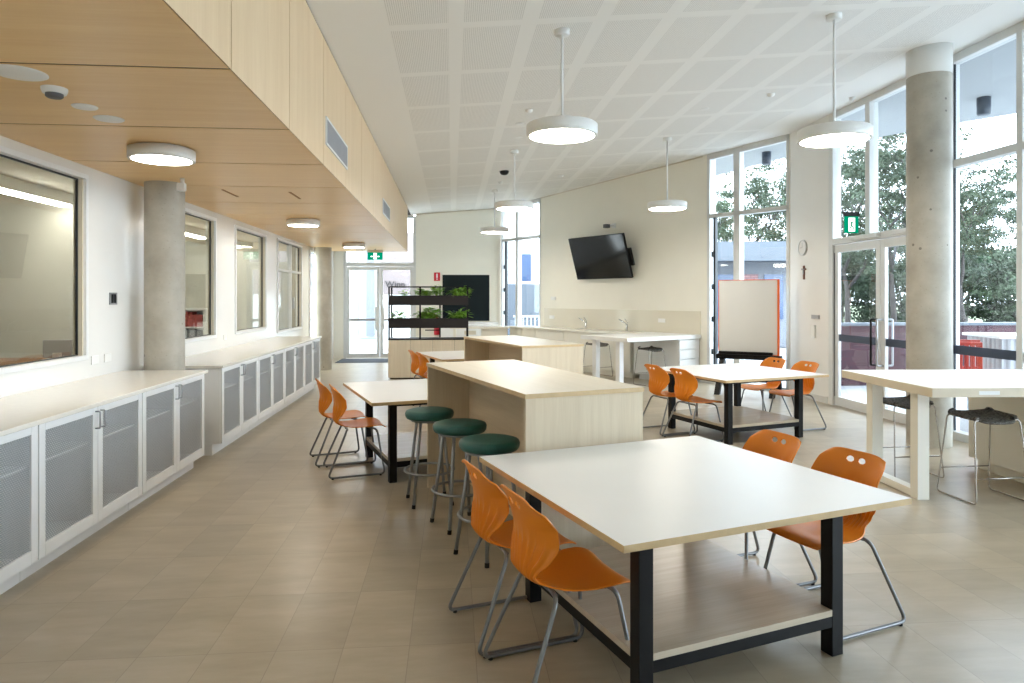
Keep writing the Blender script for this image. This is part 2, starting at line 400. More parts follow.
# back wall with entry glazing
b = MB(); b.box(LX-.1, -2.83, BY, BY+.2, 0, 4.2); b.box(-.95, 1.30, BY, BY+.2, 0, 4.2)
struct(b.build('wall_back', 'cream_wall'))
d = sempty('door_1', (-1.89, BY+.04, 0))
f = MB(); f.box(-.94, -.87, 0, .1, 0, 3.75); f.box(.87, .94, 0, .1, 0, 3.75); f.box(-.87, .87, 0, .1, 2.42, 2.52); f.box(-.87, .87, 0, .1, 3.7, 3.78); f.build('door_frame', 'frame', d, .004)
for sx in (-1, 1):
    l = MB(); xa, xb = (-.865, -.005) if sx < 0 else (.005, .865)
    l.box(xa, xa+.075, .02, .07, .01, 2.41); l.box(xb-.075, xb, .02, .07, .01, 2.41); l.box(xa+.075, xb-.075, .02, .07, 2.32, 2.41); l.box(xa+.075, xb-.075, .02, .07, .01, .13)
    l = l.build('door_leaf', 'frame', d, .003)
    MB().box(xa+.07, xb-.07, .042, .048, .1, 2.35).build('pane', 'glass', l)
    MB().box(xa+.07, xb-.07, .025, .04, .985, 1.045).build('safety_strip', 'grille', l)
    hx = -.04 if sx < 0 else .04
    MB().box(hx-.05+(-.03 if sx < 0 else .03), hx+.05+(-.03 if sx < 0 else .03), -.035, -.02, .75, 1.35).build('push_plate', 'frame', l, .004)
MB().box(-.87, .87, .05, .056, 2.52, 3.7).build('transom_pane', 'glass', d)
c_ = MB(); c_.box(-.75, -.35, -.05, 0, 2.44, 2.5).box(.3, .75, -.05, 0, 2.44, 2.5); c_.build('door_closer', 'frame', d, .004)

# angled wall W: far window, solid part with the screen, near window
def wbox(bm_, q0, q1, n0, n1, z0, z1, m=0, top=None):
    """box along the angled wall; q along, n into the room; top=None or raking to the ceiling"""
    P = []
    for z in (0, 1):
        for (q, n) in ((q0, n0), (q1, n0), (q1, n1), (q0, n1)):
            x, y, _ = wq(q, n); zz = z0 if z == 0 else (z1 if top is None else cz(x)+top)
            P.append(bm_.bm.verts.new((x, y, zz)))
    for qd in ((0, 3, 2, 1), (4, 5, 6, 7), (0, 1, 5, 4), (1, 2, 6, 5), (2, 3, 7, 6), (3, 0, 4, 7)): bm_.face([P[k] for k in qd], m)
    return bm_
b = MB(); wbox(b, 1.70, 6.70, -.25, 0, 0, 4, top=.02)
wbox(b, 8.37, 8.40, -.25, 0, 0, 4, top=.02)
struct(b.build('wall_kitchen', 'cream_wall'))
WL = 3.11
def w_window(name, q0, q1, qm0, qm1, door_q):
    w = sempty(name, (0, 0, 0))
    f = MB(); wbox(f, q0, q0+.06, -.12, .01, 0, 4, top=-.02); wbox(f, q1-.05, q1, -.12, .01, 0, 4, top=-.02); wbox(f, qm0, qm1, -.12, .01, 0, 4, top=-.02)
    wbox(f, q0, q1, -.12, .01, WL-.03, WL+.04); wbox(f, q0, q1, -.12, .01, 0, .08)
    x, y, _ = wq(q0, 0)
    P = []
    for z in (-.10, .0):
        for (q, n) in ((q0, -.12), (q1, -.12), (q1, .01), (q0, .01)):
            x, y, _ = wq(q, n); P.append(f.bm.verts.new((x, y, cz(x)+z)))
    for qd in ((0, 3, 2, 1), (4, 5, 6, 7), (0, 1, 5, 4), (1, 2, 6, 5), (2, 3, 7, 6), (3, 0, 4, 7)): f.face([P[k] for k in qd])
    f.build('window_frame', 'frame', w)
    e = MB(); wbox(e, door_q, door_q+.045, -.05, .02, .05, WL-.03); e.build('door_edge', 'black_edge', w)
    e = MB()
    for z in (.55, 1.15, 1.75, 2.35): wbox(e, door_q-.02, door_q+.02, .02, .05, z, z+.1)
    e.build('hinge', 'black_edge', w)
    g = MB(); wbox(g, q0+.05, q1-.04, -.06, -.054, .08, 4, top=-.08); g.build('pane', 'glass', w)
    return w
w_window('window_6', 0.02, 1.70, .66, .76, .2)
w_window('window_7', 6.70, 8.37, 7.28, 7.41, 6.85)
b = MB(); wbox(b, 1.85, 6.55, .0, .012, .9, 1.34); o = b.build('splashback', 'splash'); struct(o); o.name = 'trim_4'

# right wall: solid piece, double door with glazing over, then tall glazing past the camera
b = MB(); b.box(WX, WX+.2, 9.80, 10.99, 0, 4.36); b.box(WX, WX+.2, -3.0, -1.2, 0, 4.36)
struct(b.build('wall_right', 'white_wall'))
d = sempty('door_2', (WX, 8.6, 0)); HZ = 4.34
f = MB()
f.box(0, .13, 1.09, 1.2, 0, HZ); f.box(0, .13, -1.22, -1.12, 0, HZ); f.box(0, .13, -1.12, 1.09, 2.38, 2.47); f.box(0, .13, -1.12, 1.09, HZ-.09, HZ); f.box(0, .13, .19, .29, 2.47, HZ-.09)
f.build('door_frame', 'frame', d, .004)
for k, (ya, yb) in enumerate(((.005, 1.085), (-1.115, -.005))):
    l = MB(); l.box(.03, .08, ya, ya+.09, .01, 2.37); l.box(.03, .08, yb-.09, yb, .01, 2.37); l.box(.03, .08, ya+.09, yb-.09, 2.26, 2.37); l.box(.03, .08, ya+.09, yb-.09, .01, .14)
    l = l.build('door_leaf', 'frame', d, .003)
    MB().box(.05, .056, ya+.08, yb-.08, .12, 2.3).build('pane', 'glass', l)
    yy = ya+.06 if k == 0 else yb-.06
    h = MB(); h.tube(fillet([(.03, yy, .70), (-.06, yy, .70), (-.06, yy, 1.31), (.03, yy, 1.31)], .02), .014, 8)
    h.tube(fillet([(.08, yy, .70), (.16, yy, .70), (.16, yy, 1.31), (.08, yy, 1.31)], .02), .014, 8)
    h.build('pull_handle', 'black' if k == 0 else 'alu', l)
    MB().box(.045, .0495, ya+.09, yb-.09, .96, 1.06).build('safety_strip', 'strip', l)
    s_ = MB().box(.025, .085, (yb-.012 if k == 0 else ya), (yb if k == 0 else ya+.012), .14, 2.26).build('door_seal', 'black_edge', l)
MB().box(-.05, 0, -.05, .55, 2.40, 2.45).box(-.05, 0, -1.05, -.3, 2.40, 2.45).build('door_closer', 'frame', d, .004)
MB().box(.06, .066, -1.13, 1.1, 2.45, HZ-.05).build('transom_pane', 'glass', d)
n_ = 8
for base_y, width in ((7.30, 1.0), (6.30, 1.6), (4.70, 2.0), (2.70, 2.0), (.70, 1.9)):
    w = sempty('window_%d' % n_, (WX, base_y, 0)); n_ += 1
    f = MB(); f.box(0, .13, -width, -width+.075, 0, HZ); (f.box(0, .13, -.0, .08, 0, HZ) if base_y > 7 else None)
    f.box(0, .13, -width+.075, 0, 3.07, 3.15); f.box(0, .13, -width+.075, 0, 0, .09); f.box(0, .13, -width+.075, 0, HZ-.09, HZ)
    f.build('window_frame', 'frame', w, .003)
    s_ = MB().box(.055, .075, -.012, -.001, .09, HZ-.09).build('glazing_seal', 'black_edge', w)
    MB().box(.06, .066, -width+.07, .01, .08, HZ-.05).build('pane', 'glass', w)
    MB().box(.052, .058, -width+.075, 0, .96, 1.06).build('safety_strip', 'strip', w)
# wall behind the camera
struct(MB().box(-3.3, 5.8, -3.2, -3.0, 0, 4.6).build('wall_front', 'cream_wall'))
# skirting line
b = MB(); wbox(b, 1.7, 6.7, 0, .012, 0, .1); o = struct(b.build('baseboard_kitchen', 'frame'))
o = struct(MB().box(-.93, 1.28, BY-.012, BY, 0, .1).build('baseboard_back', 'frame')); o = struct(MB().box(WX-.012, WX, 9.82, 10.9, 0, .1).build('baseboard_right', 'frame'))
# adjoining room seen through the internal windows
b = MB(); b.box(-7.2, -7.0, 1, 17, 0, 2.8); b.box(-7.2, LX-.14, 1, 1.2, 0, 2.8); b.box(-7.2, LX-.14, 14.5, 14.7, 0, 2.8); b.box(-7.0, LX-.14, 8.1, 8.2, 0, 2.74); struct(b.build('wall_side_room', 'side_wall'))
struct(MB().box(-7.2, LX-.14, 1, 14.7, -.1, 0).build('floor.001', 'floor')); struct(MB().box(-7.2, LX-.14, 1, 14.7, 2.75, 2.9).build('ceiling.003', 'side_wall'))

# ================================================================== FURNITURE
TA = R(18.0)
def loc_on(origin, a, x, y): return (origin[0]+x*math.cos(a)-y*math.sin(a), origin[1]+x*math.sin(a)+y*math.cos(a), 0)
# ---- big square tables
TH_ = .73; S = .73; TT = .028
def work_table(label, loc):
    t = thing('work_table', label, 'table', loc, TA, 'square white work tables')
    b = MB(); b.box(-S, S, -S, S, TH_-TT, TH_, 0, 1); b.build('tabletop', ['ply_edge', 'laminate'], t, .002)
    e = S-.19; w = .066
    for sx in (-1, 1):
        for sy in (-1, 1):
            xa, xb = sorted((sx*e, sx*(e-w))); ya, yb = sorted((sy*e, sy*(e-w)))
            MB().box(xa, xb, ya, yb, 0, TH_-TT-.001).build('leg', 'black', t, .003)
    b = MB(); i = e-w
    for s_ in (-1, 1):
        b.box(-i, i, *sorted((s_*(e-.002), s_*(e-.045))), .13, .18); b.box(*sorted((s_*(e-.002), s_*(e-.045))), -i, i, .13, .18)
    b.build('shelf_rail', 'black', t, .002)
    b = MB()
    for s_ in (-1, 1):
        b.box(-i, i, *sorted((s_*(e-.01), s_*(e-.045))), TH_-TT-.045, TH_-TT-.001); b.box(*sorted((s_*(e-.01), s_*(e-.045))), -i, i, TH_-TT-.045, TH_-TT-.001)
    b.build('top_rail', 'black', t, .002)
    # shelf board notched round the legs
    b = MB(); b.prism([(-i, -e), (i, -e), (i, -i), (e, -i), (e, i), (i, i), (i, e), (-i, e), (-i, i), (-e, i), (-e, -i), (-i, -i)], .181, .209)
    b.build('shelf', 'shelf_oak', t, .001)
    return t
T1, T2, T3, T4 = (1.068, 3.269, 0), (3.325, 7.844, 0), (-.189, 6.63, 0), (.330, 10.53, 0)
t1 = work_table('white square work table nearest the camera with black legs and timber undershelf', T1)
dup(t1, T2, TA, 'white work table with black legs standing just in front of the easel whiteboard')
dup(t1, T3, TA, 'white work table between the green stools and the left mesh cabinets, beyond the nearer island')
dup(t1, T4, TA, 'distant white table in front of the plant shelving, partly hidden by the islands')

# ---- orange shell chair
def chair_shell():
    prof = [(-.240, .805), (-.226, .750), (-.212, .690), (-.202, .625), (-.200, .565), (-.202, .515), (-.192, .472), (-.160, .444), (-.105, .430), (-.04, .425), (.04, .428), (.11, .434), (.165, .436), (.205, .428), (.232, .410)]
    wid = [.166, .189, .198, .198, .178, .138, .112, .112, .148, .180, .204, .211, .208, .196, .170]
    # arc length resample
    L = [0]
    for a, b_ in zip(prof[:-1], prof[1:]): L.append(L[-1]+math.hypot(b_[0]-a[0], b_[1]-a[1]))
    tot = L[-1]
    def cr(vals, s):
        for i in range(len(L)-1):
            if s <= L[i+1] or i == len(L)-2: break
        t = (s-L[i])/(L[i+1]-L[i]); p0 = vals[max(i-1, 0)]; p1 = vals[i]; p2 = vals[i+1]; p3 = vals[min(i+2, len(vals)-1)]
        return .5*((2*p1)+(-p0+p2)*t+(2*p0-5*p1+4*p2-p3)*t*t+(-p0+3*p1-3*p2+p3)*t**3)
    xs = [p[0] for p in prof]; zs = [p[1] for p in prof]
    NR, NC = 90, 120; bm = bmesh.new()
    def surf(s, t):
        s = max(0, min(tot, s)); x, z, w = cr(xs, s), cr(zs, s), cr(wid, s)
        x2, z2 = cr(xs, min(tot, s+.004)), cr(zs, min(tot, s+.004)); x1_, z1_ = cr(xs, max(0, s-.004)), cr(zs, max(0, s-.004))
        d = Vector((x2-x1_, 0, z2-z1_)).normalized(); nrm = Vector((-d.z, 0, d.x))
        if nrm.x < 0 and z > .47: nrm = -nrm
        if z <= .47 and nrm.z < 0: nrm = -nrm
        wrap = (.072*max(0, min(1, (.80-z)/.13))*max(0, min(1, (z-.48)/.13)) + .010)*abs(t)**2.2
        rib = 0; k = min(1, 1.6*math.exp(-((z-.535)/.070)**2)) if x < -.12 else 0
        if k > .03: rib = -.013*k*(1-abs(math.sin((t+1)*math.pi*5)))**1.2*min(1, (1-abs(t))*8)
        p = Vector((x, t*w, z))+nrm*(wrap+rib)
        if s < .07: p.z -= (1-s/.07)*.026*abs(t)**5
        return p
    EY, ES, CY, CS = .024, .0135, .035, .050
    def rad(s, t):
        y = t*cr(wid, s); return math.hypot((abs(y)-CY)/EY, (s-CS)/ES), y
    P = [[(tot*i/NR, j/NC*2-1) for j in range(NC+1)] for i in range(NR+1)]
    Rr = [[rad(*P[i][j])[0] for j in range(NC+1)] for i in range(NR+1)]
    inn = [[Rr[i][j] < 1 for j in range(NC+1)] for i in range(NR+1)]
    edge = [[False]*(NC+1) for _ in range(NR+1)]
    for i in range(1, NR):
        for j in range(1, NC):
            if inn[i][j] and any(not inn[i+a][j+b_] for a in (-1, 0, 1) for b_ in (-1, 0, 1)):
                s, t = P[i][j]; r_, y = rad(s, t); sy = 1 if y > 0 else -1; k = 1/max(r_, .05)
                ny = sy*(CY+(abs(y)-CY)*k); ns = CS+(s-CS)*k; P[i][j] = (ns, ny/cr(wid, ns)); edge[i][j] = True
    V = [[bm.verts.new(surf(*P[i][j])) for j in range(NC+1)] for i in range(NR+1)]
    for i in range(NR):
        for j in range(NC):
            if all(inn[a][b_] for a, b_ in ((i, j), (i+1, j), (i+1, j+1), (i, j+1))): continue
            f = bm.faces.new([V[i][j], V[i+1][j], V[i+1][j+1], V[i][j+1]]); f.smooth = True
    for v in [v for v in bm.verts if not v.link_faces]: bm.verts.remove(v)
    me = bpy.data.meshes.new('seat_shell'); bm.to_mesh(me); bm.free(); me.materials.append(M['orange'])
    o = bpy.data.objects.new('seat_shell', me); C.objects.link(o)
    m_ = o.modifiers.new('solid', 'SOLIDIFY'); m_.thickness = .007; m_.offset = 0
    return o
GC = 'orange shell chairs at the work tables'
ch0 = thing('shell_chair', 'x', 'chair', (0, 0, 0), 0, GC)
chair_shell().parent = ch0
for sy in (-1, 1):
    y = sy*.235; yt = sy*.17
    path = [(-.10, sy*.06, .412), (-.115, yt, .410), (-.285, y, .014), (.215, y, .014), (.155, yt, .405), (.09, sy*.06, .412)]
    lf = MB().tube(fillet(path, .045, 6), .0095, 8).build('side_frame', 'tube', ch0)
    for x in (-.245, .175): MB().cyl((x, y, 0), (x, y, .012), .011, 8).build('foot_glide', 'rubber', lf)
MB().tube([(-.105, -.14, .408), (-.105, .14, .408)], .008, 8).build('crossbar', 'tube', ch0); MB().tube([(.12, -.14, .409), (.12, .14, .409)], .008, 8).build('crossbar', 'tube', ch0)
chairs = [
 (T1, -.69, -.20, 0, 'orange chair nearest the camera, at the left side of the nearest white table'),
 (T1, -.695, .29, 0, 'orange chair behind the nearest one, left side of nearest table beside the green stools'),
 (T1, .775, -.22, 1, 'orange chair facing left at the nearest table, close to the wall side bar table'),
 (T1, .765, .31, 1, 'orange chair half hidden behind the far right edge of the nearest table'),
 (T2, -.655, -.13, 0, 'orange chair at the easel table, left side, the nearer of its two backs'),
 (T2, -.655, .38, 0, 'orange chair at the easel table, left side, farther one against the kitchen stools'),
 (T2, .90, -.05, 1, 'orange chair at the easel table, right side, nearer the glass doors'),
 (T2, .92, .50, 1, 'orange chair at the easel table directly before the whiteboard stand'),
 (T3, -.72, 0.0, 0, 'orange chair at the middle left table, the nearer, next to the green stools'),
 (T3, -.78, .50, 0, 'orange chair at the middle left table, the farther, next to the long mesh cabinets'),
 (T4, -.71, -.27, 0, 'small distant orange chair before the plant shelving, right one, at the far table'),
 (T4, -.71, .18, 0, 'small distant orange chair before the plant shelving, leftmost of the two'),
]
for i, (T, x, y, flip, lab) in enumerate(chairs):
    p = loc_on(T, TA, x, y); a = TA+(math.pi if flip else 0)+R(random.uniform(-2, 2))
    if i == 0: ch0.location = p; ch0.rotation_euler = (0, 0, a); ch0['label'] = lab
    else: dup(ch0, p, a, lab)

# ---- timber islands
def island(label, loc):
    t = thing('island_bench', label, 'island', loc, TA, 'pale timber island benches'); w, l, h = .80, 2.04, 1.05
    MB().box(0, w, 0, l, h-.028, h, 1, 0).build('worktop', ['oak_top', 'ply_edge'], t, .0015)
    MB().box(.006, w-.006, .006, .034, 0, h-.029).build('end_panel', 'oak_v', t, .001)
    MB().box(.006, w-.006, l-.034, l-.006, 0, h-.029).build('end_panel', 'oak_v', t, .001)
    MB().box(.37, .388, .035, l-.035, 0, h-.029).build('knee_panel', 'oak_h', t)
    b = MB()
    for k in range(4): b.box(w-.024, w-.006, .037+k*.4925, .037+(k+1)*.4925-.004, .08, h-.034)
    b.build('cupboard_door', 'oak_v', t, .001)
    MB().box(.39, w-.03, .035, l-.035, .06, .08).box(.42, w-.06, .04, l-.04, 0, .06).build('carcass_base', 'cab_in', t)
    return t
i1 = island('timber island bench behind the three green stools', (.415, 3.858, 0))
dup(i1, (.793, 7.72, 0), TA, 'farther timber island bench, beyond the one with green stools, near the plant shelving')

# ---- teal round stools
def teal_stool(label, loc, rz):
    t = thing('round_stool', label, 'stool', loc, rz, 'green round bar stools')
    MB().lathe([(0, .655), (.155, .655), (.178, .660), (.188, .675), (.191, .698), (.184, .714), (.158, .722), (.10, .727), (0, .729)], n=40).build('seat_cushion', 'teal', t)
    MB().cyl((0, 0, .640), (0, 0, .655), .15, 24).build('seat_plate', 'tube_paint', t)
    for k in range(4):
        a = k*math.pi/2+math.pi/4; c, s = math.cos(a), math.sin(a)
        l = MB().cyl((.120*c, .120*s, .645), (.208*c, .208*s, .02), .0125, 10).build('leg', 'tube_paint', t)
        MB().cyl((.2075*c, .2075*s, .028), (.211*c, .211*s, .0), .0145, 10).build('foot_cap', 'rubber', l)
    MB().tube([(.192*math.cos(2*math.pi*k/40), .192*math.sin(2*math.pi*k/40), .255) for k in range(40)], .0095, 8, closed=True).build('footrest_ring', 'tube_paint', t)
    return t
s0 = teal_stool('green topped stool farthest from the camera, beside the middle left white table', (-.175, 5.391, 0), R(12))
dup(s0, (.055, 4.828, 0), R(25), 'middle one of the three green topped stools along the island')
dup(s0, (.232, 4.25, 0), R(38), 'green topped stool nearest the camera, behind the back of an orange chair')

# ---- wire bar stools with felt seat
def wire_stool(label, loc, rz):
    t = thing('bar_stool', label, 'stool', loc, rz, 'wire framed bar stools with grey seats')
    bm = bmesh.new(); NX, NY = 20, 16; g = []
    for i in range(NX+1):
        r_ = []
        for j in range(NY+1):
            u, v = i/NX*2-1, j/NY*2-1
            rx = .235; ry = .185; k = 1-.16*abs(u)**4*abs(v)**4*2
            x, y = u*rx*(1-.10*abs(v)**3)*k, v*ry*(1-.14*abs(u)**3)*k
            r_.append(bm.verts.new((x, y, .648+.020*(abs(u)**2.2)-.018*max(0, -v)**2*1.0+.02*max(0, v)**2)))
        g.append(r_)
    for i in range(NX):
        for j in range(NY): bm.faces.new([g[i][j], g[i+1][j], g[i+1][j+1], g[i][j+1]]).smooth = True
    me = bpy.data.meshes.new('seat'); bm.to_mesh(me); bm.free(); me.materials.append(M['felt'])
    o = bpy.data.objects.new('seat', me); C.objects.link(o); o.parent = t; m_ = o.modifiers.new('s', 'SOLIDIFY'); m_.thickness = .016
    for sx in (-1, 1):
        p = [(sx*.10, -.13, .636), (sx*.195, -.14, .645), (sx*.235, -.205, .007), (sx*.235, .205, .007), (sx*.195, .14, .65), (sx*.10, .13, .640)]
        MB().tube(fillet(p, .035, 5), .006, 8).build('side_frame', 'wire', t)
    for y in (-.19, .19): MB().tube([(-.223, y, .20), (.223, y, .20)], .005, 8).build('crossbar', 'wire', t)
    return t
b0 = wire_stool('grey felt bar stool on wire legs at the right, in front of the white pedestal', (4.235, 5.12, 0), R(2))
dup(b0, (4.08, 5.86, 0), R(2), 'grey felt bar stool on wire legs just in front of the tall concrete column')
dup(b0, (2.93, 13.62, 0), WA+R(90), 'distant bar stool between the kitchen bench and the white peninsula')
dup(b0, (3.636, 12.29, 0), WA+R(90), 'distant bar stool with pale seat tucked under the near side of the kitchen peninsula')

# ---- bar table at the right: slab, loop leg frame, pedestal
def bar_table(label, loc, rz, L, pedestal, ped_x):
    t = thing('bar_table', label, 'table', loc, rz); w = 1.30; h = .92
    MB().box(0, L, 0, w, h-.07, h, 1, 0).build('tabletop', ['laminate', 'bar_edge'], t, .002)
    MB().box(.07, .165, .28, .375, 0, h-.071).build('leg', 'cab_cream', t, .002)
    MB().box(.07, .165, .91, 1.005, 0, h-.071).build('leg', 'cab_cream', t, .002)
    MB().box(.075, .16, .376, .909, .005, .065).build('floor_rail', 'cab_cream', t, .002)
    b = MB()
    if pedestal: b.box(ped_x, L-.02, .03, w-.01, .1, h-.071); b.box(ped_x+.06, L-.05, .08, w-.05, 0, .1); b.build('pedestal', 'cab_cream', t, .002)
    MB().box(.36, .52, -.003, 0, h-.052, h-.024).build('power_inlet', 'plastic', t, .0008)
    return t
bar_table('white and cream bar table on the right beside the glazing', (3.583, 4.82, 0), R(-2.7), 1.97, True, 1.22)

# kitchen peninsula (aligned with the angled wall)
PL = Vector((3.0, 11.5, 0)); PN = -WN   # PN points from room towards the wall
pen = thing('kitchen_peninsula', 'white peninsula bench with drawers running out from the kitchen wall', 'bench', (PL.x, PL.y, 0), math.atan2(PN.y, PN.x))
plen = (W0-PL).dot(PN)-.01
MB().box(0, plen, 0, 1.2, .83, .9, 1, 0).build('worktop', ['laminate', 'cab'], pen, .002)
MB().box(.08, .18, .27, .37, 0, .829).build('leg', 'cab', pen, .002); MB().box(.08, .18, .87, .97, 0, .829).build('leg', 'cab', pen, .002); MB().box(.09, .17, .371, .869, .005, .065).build('floor_rail', 'cab', pen)
MB().box(1.36, plen-.02, .04, 1.16, .1, .829).box(1.45, plen-.05, .08, 1.1, 0, .1).build('carcass', 'cab', pen, .002)
for k in range(4):
    z0_ = .105+k*.18; dr = MB().box(1.365, plen-.05, .012, .038, z0_, z0_+.165).build('drawer', 'cab', pen, .002)
# kitchen bench on the wall: worktop, cabinets, sinks, taps
kt = MB(); wbox(kt, 1.2, 5.33, .014, .66, .86, .9); tag(kt.build('kitchen_worktop', 'bench_top', None, .002), 'long cream kitchen worktop under the splashback and the wall screen', 'worktop')
kl = ['behind the far island corner', 'below the sink with the left tap', 'below the sink with the right tap', 'next to the white peninsula']
for k in range(4):
    q0 = 1.25+k*1.02; p = wq(q0, 0); c = thing('kitchen_cabinet', 'cream kitchen base cabinet '+kl[k], 'cabinet', p, WA, 'kitchen base cabinets')
    # local: x along the wall, y away from the room -> room is +/- y
    sg = 1 if (Vector((-math.sin(WA), math.cos(WA), 0)).dot(WN) > 0) else -1
    bx = lambda m_, x0, x1, n0, n1, z0, z1: m_.box(x0, x1, *sorted((sg*n0, sg*n1)), z0, z1)
    bx(MB(), 0, 1.015, .02, .60, .1, .859).build('carcass', 'cab_cream', c)
    bx(MB(), 0, 1.015, .02, .55, 0, .1).build('kickboard', 'cab_cream', c)
    bx(MB(), .003, .505, .601, .62, .105, .855).build('door', 'cab_cream', c, .001); bx(MB(), .51, 1.012, .601, .62, .105, .855).build('door', 'cab_cream', c, .001)
for k, (q, nm) in enumerate(((3.45, 'left'), (4.72, 'right'))):
    s_ = MB(); wbox(s_, q-.40, q-.04, .2, .5, .8995, .903); tag(s_.build('sink', 'chrome', None, .002), 'stainless sink set in the kitchen worktop beside the %s tap' % nm, 'sink')
    t = thing('kitchen_tap', 'chrome lever tap at the %s of the two kitchen sinks' % nm, 'tap', wq(q+.02, .12, .9), WA)
    MB().cyl((0, 0, 0), (0, 0, .14), .02, 12).build('tap_body', 'chrome', t)
    MB().tube(fillet([(0, 0, .10), (-.02, 0, .15), (-.2, -.03*sg*-1, .24)], .03), .013, 8).build('spout', 'chrome', t)
    MB().tube([(0, 0, .14), (.03, 0, .17), (-.06, 0, .25)], .008, 8).build('lever', 'chrome', t)
# far return bench
o = thing('far_bench', 'long thin cream bench slab in front of the far corner window', 'bench', (-.05, 16.35, 0), R(-1))
MB().box(0, 1.42, 0, .6, .85, .9).build('worktop', 'bench_top', o, .002); MB().box(.75, 1.38, .05, .55, 0, .849).build('carcass', 'cab_cream', o); MB().box(.08, .14, .05, .55, 0, .849).build('end_panel', 'cab_cream', o)

# ---- left storage cabinets
CF = -2.32
def mesh_cabinet(label, y0):
    t = thing('mesh_cabinet', label, 'cabinet', (CF, y0, 0), 0, 'white storage cabinets with mesh doors'); W_ = 1.29; D = .72; z0_, z1_ = .12, .885
    b = MB(); b.box(-D, -.022, 0, .018, z0_, z1_); b.box(-D, -.022, W_-.018, W_, z0_, z1_); b.box(-D, -.022, .018, W_-.018, z0_, z0_+.018); b.box(-D, -D+.01, .018, W_-.018, z0_+.018, z1_)
    b.box(-D, -.022, W_/2-.009, W_/2+.009, z0_+.018, z1_)
    b.build('carcass', 'cab', t)
    MB().box(-D+.011, -.05, .019, W_/2-.01, .64, .658).box(-D+.011, -.05, W_/2+.01, W_-.019, .64, .658).build('shelf', 'cab', t)
    MB().box(-D, -.10, 0, W_, 0, z0_-.001).build('kickboard', 'cab', t)
    for k in (0, 1):
        a, c = (.003, W_/2-.002) if k == 0 else (W_/2+.002, W_-.003); s_ = .06
        f = MB(); f.box(-.02, 0, a, a+s_, z0_, z1_); f.box(-.02, 0, c-s_, c, z0_, z1_); f.box(-.02, 0, a+s_, c-s_, z0_, z0_+.075); f.box(-.02, 0, a+s_, c-s_, z1_-.045, z1_)
        f = f.build('door', 'cab', t, .0015)
        MB().quad([(-.012, a+s_, z0_+.075), (-.012, c-s_, z0_+.075), (-.012, c-s_, z1_-.045), (-.012, a+s_, z1_-.045)]).build('mesh_panel', 'perf', f)
        hy = c-.03 if k == 0 else a+.03
        MB().tube(fillet([(0, hy, .745), (.03, hy, .745), (.03, hy, .855), (0, hy, .855)], .008, 3), .0055, 6).build('handle', 'alu', f)
    return t
m0 = mesh_cabinet('white mesh door cabinet at the end of the nearer left bench beside the round column', 5.365)
dup(m0, (CF, 4.07, 0), 0, 'white mesh door cabinet, second from the column in the nearer left bench')
dup(m0, (CF, 2.775, 0), 0, 'white mesh door cabinet cut by the left edge of the photo, nearest the camera')
l2 = ['nearest of the farther bench, with the plain side panel showing', 'second of the farther bench along the left wall', 'third of the farther bench along the left wall', 'farthest of the far bench, closest to the entry door']
for k in range(4): dup(m0, (CF, 7.15+1.295*k, 0), 0, 'white mesh door cabinet, '+l2[k])
tag(MB().box(-3.075, -2.30, 2.6, 6.70, .887, .915).build('cabinet_worktop', 'bench_top', None, .003), 'cream worktop on the nearer mesh cabinets under the big left window', 'worktop')
tag(MB().box(-3.075, -2.30, 7.12, 12.36, .887, .915).build('cabinet_worktop', 'bench_top', None, .003), 'long cream worktop on the farther mesh cabinets, beyond the left column', 'worktop')

# ---- concrete columns
def column(label, x, y, r, h, white=None):
    t = thing('concrete_column', label, 'column', (x, y, 0))
    MB().lathe([(r, 0), (r, white or h)], n=48).build('shaft', 'concrete', t)
    if white: MB().lathe([(r+.003, white), (r+.003, h), (0, h)], n=48).build('painted_top', 'col_white', t)
    return t
column('tall round concrete column with white painted top at the right glazing', 5.18, 7.02, .218, cz(5.18)+.02, 4.0)
column('round grey concrete column between the two left mesh cabinet benches', -2.79, 6.93, .18, 2.712)
column('distant beige round column near the entry door at the left', -2.86, 15.5, .19, 2.712)

# ---- plant shelving
pl = thing('plant_shelving', 'timber cupboard topped by a black metal frame with two charcoal planter troughs', 'shelving', (-1.24, 13.5, 0), 0)
PW = 1.72
MB().box(0, PW, .02, .5, .06, .765).box(.03, PW-.03, .04, .47, 0, .06, 0).build('carcass', 'gap', pl)
for k in range(4):
    MB().box(.002+k*PW/4, (k+1)*PW/4-.002, 0, .019, .03, .765).build('door', 'oak_v', pl, .001)
MB().box(-.003, 0, .0, .5, .03, .765).build('side_panel', 'oak_v', pl)
MB().box(-.005, PW+.005, -.005, .505, .766, .79).build('metal_top', 'planter', pl)
PW2 = 1.56
for (x, y) in ((-.002, .01), (PW2-.03, .01), (.01, .45), (PW2-.03, .45), (.60, .01), (.98, .45)):
    MB().box(x, x+.032, y, y+.032, .79, 1.815).build('post', 'black', pl)
b = MB()
for y in (.01, .45): b.box(.01, PW2-.01, y, y+.022, 1.80, 1.82)
for x in (.01, PW2-.03, .60, .98): b.box(x, x+.02, .03, .45, 1.80, 1.82); b.box(x, x+.02, .03, .45, 1.10, 1.12)
b.box(.62, .98, .45, .47, 1.02, 1.04); b.box(.70, .98, .40, .42, .93, .95); b.build('frame_rail', 'black', pl)
for z in (1.0, 1.45):
    MB().box(.0, PW2, -.02, .0, z, z+.19).box(.0, PW2, .25, .27, z, z+.19).box(.0, .02, 0, .25, z, z+.19).box(PW2-.02, PW2, 0, .25, z, z+.19).box(.02, PW2-.02, 0, .25, z, z+.02).build('planter_trough', 'planter', pl, .002)
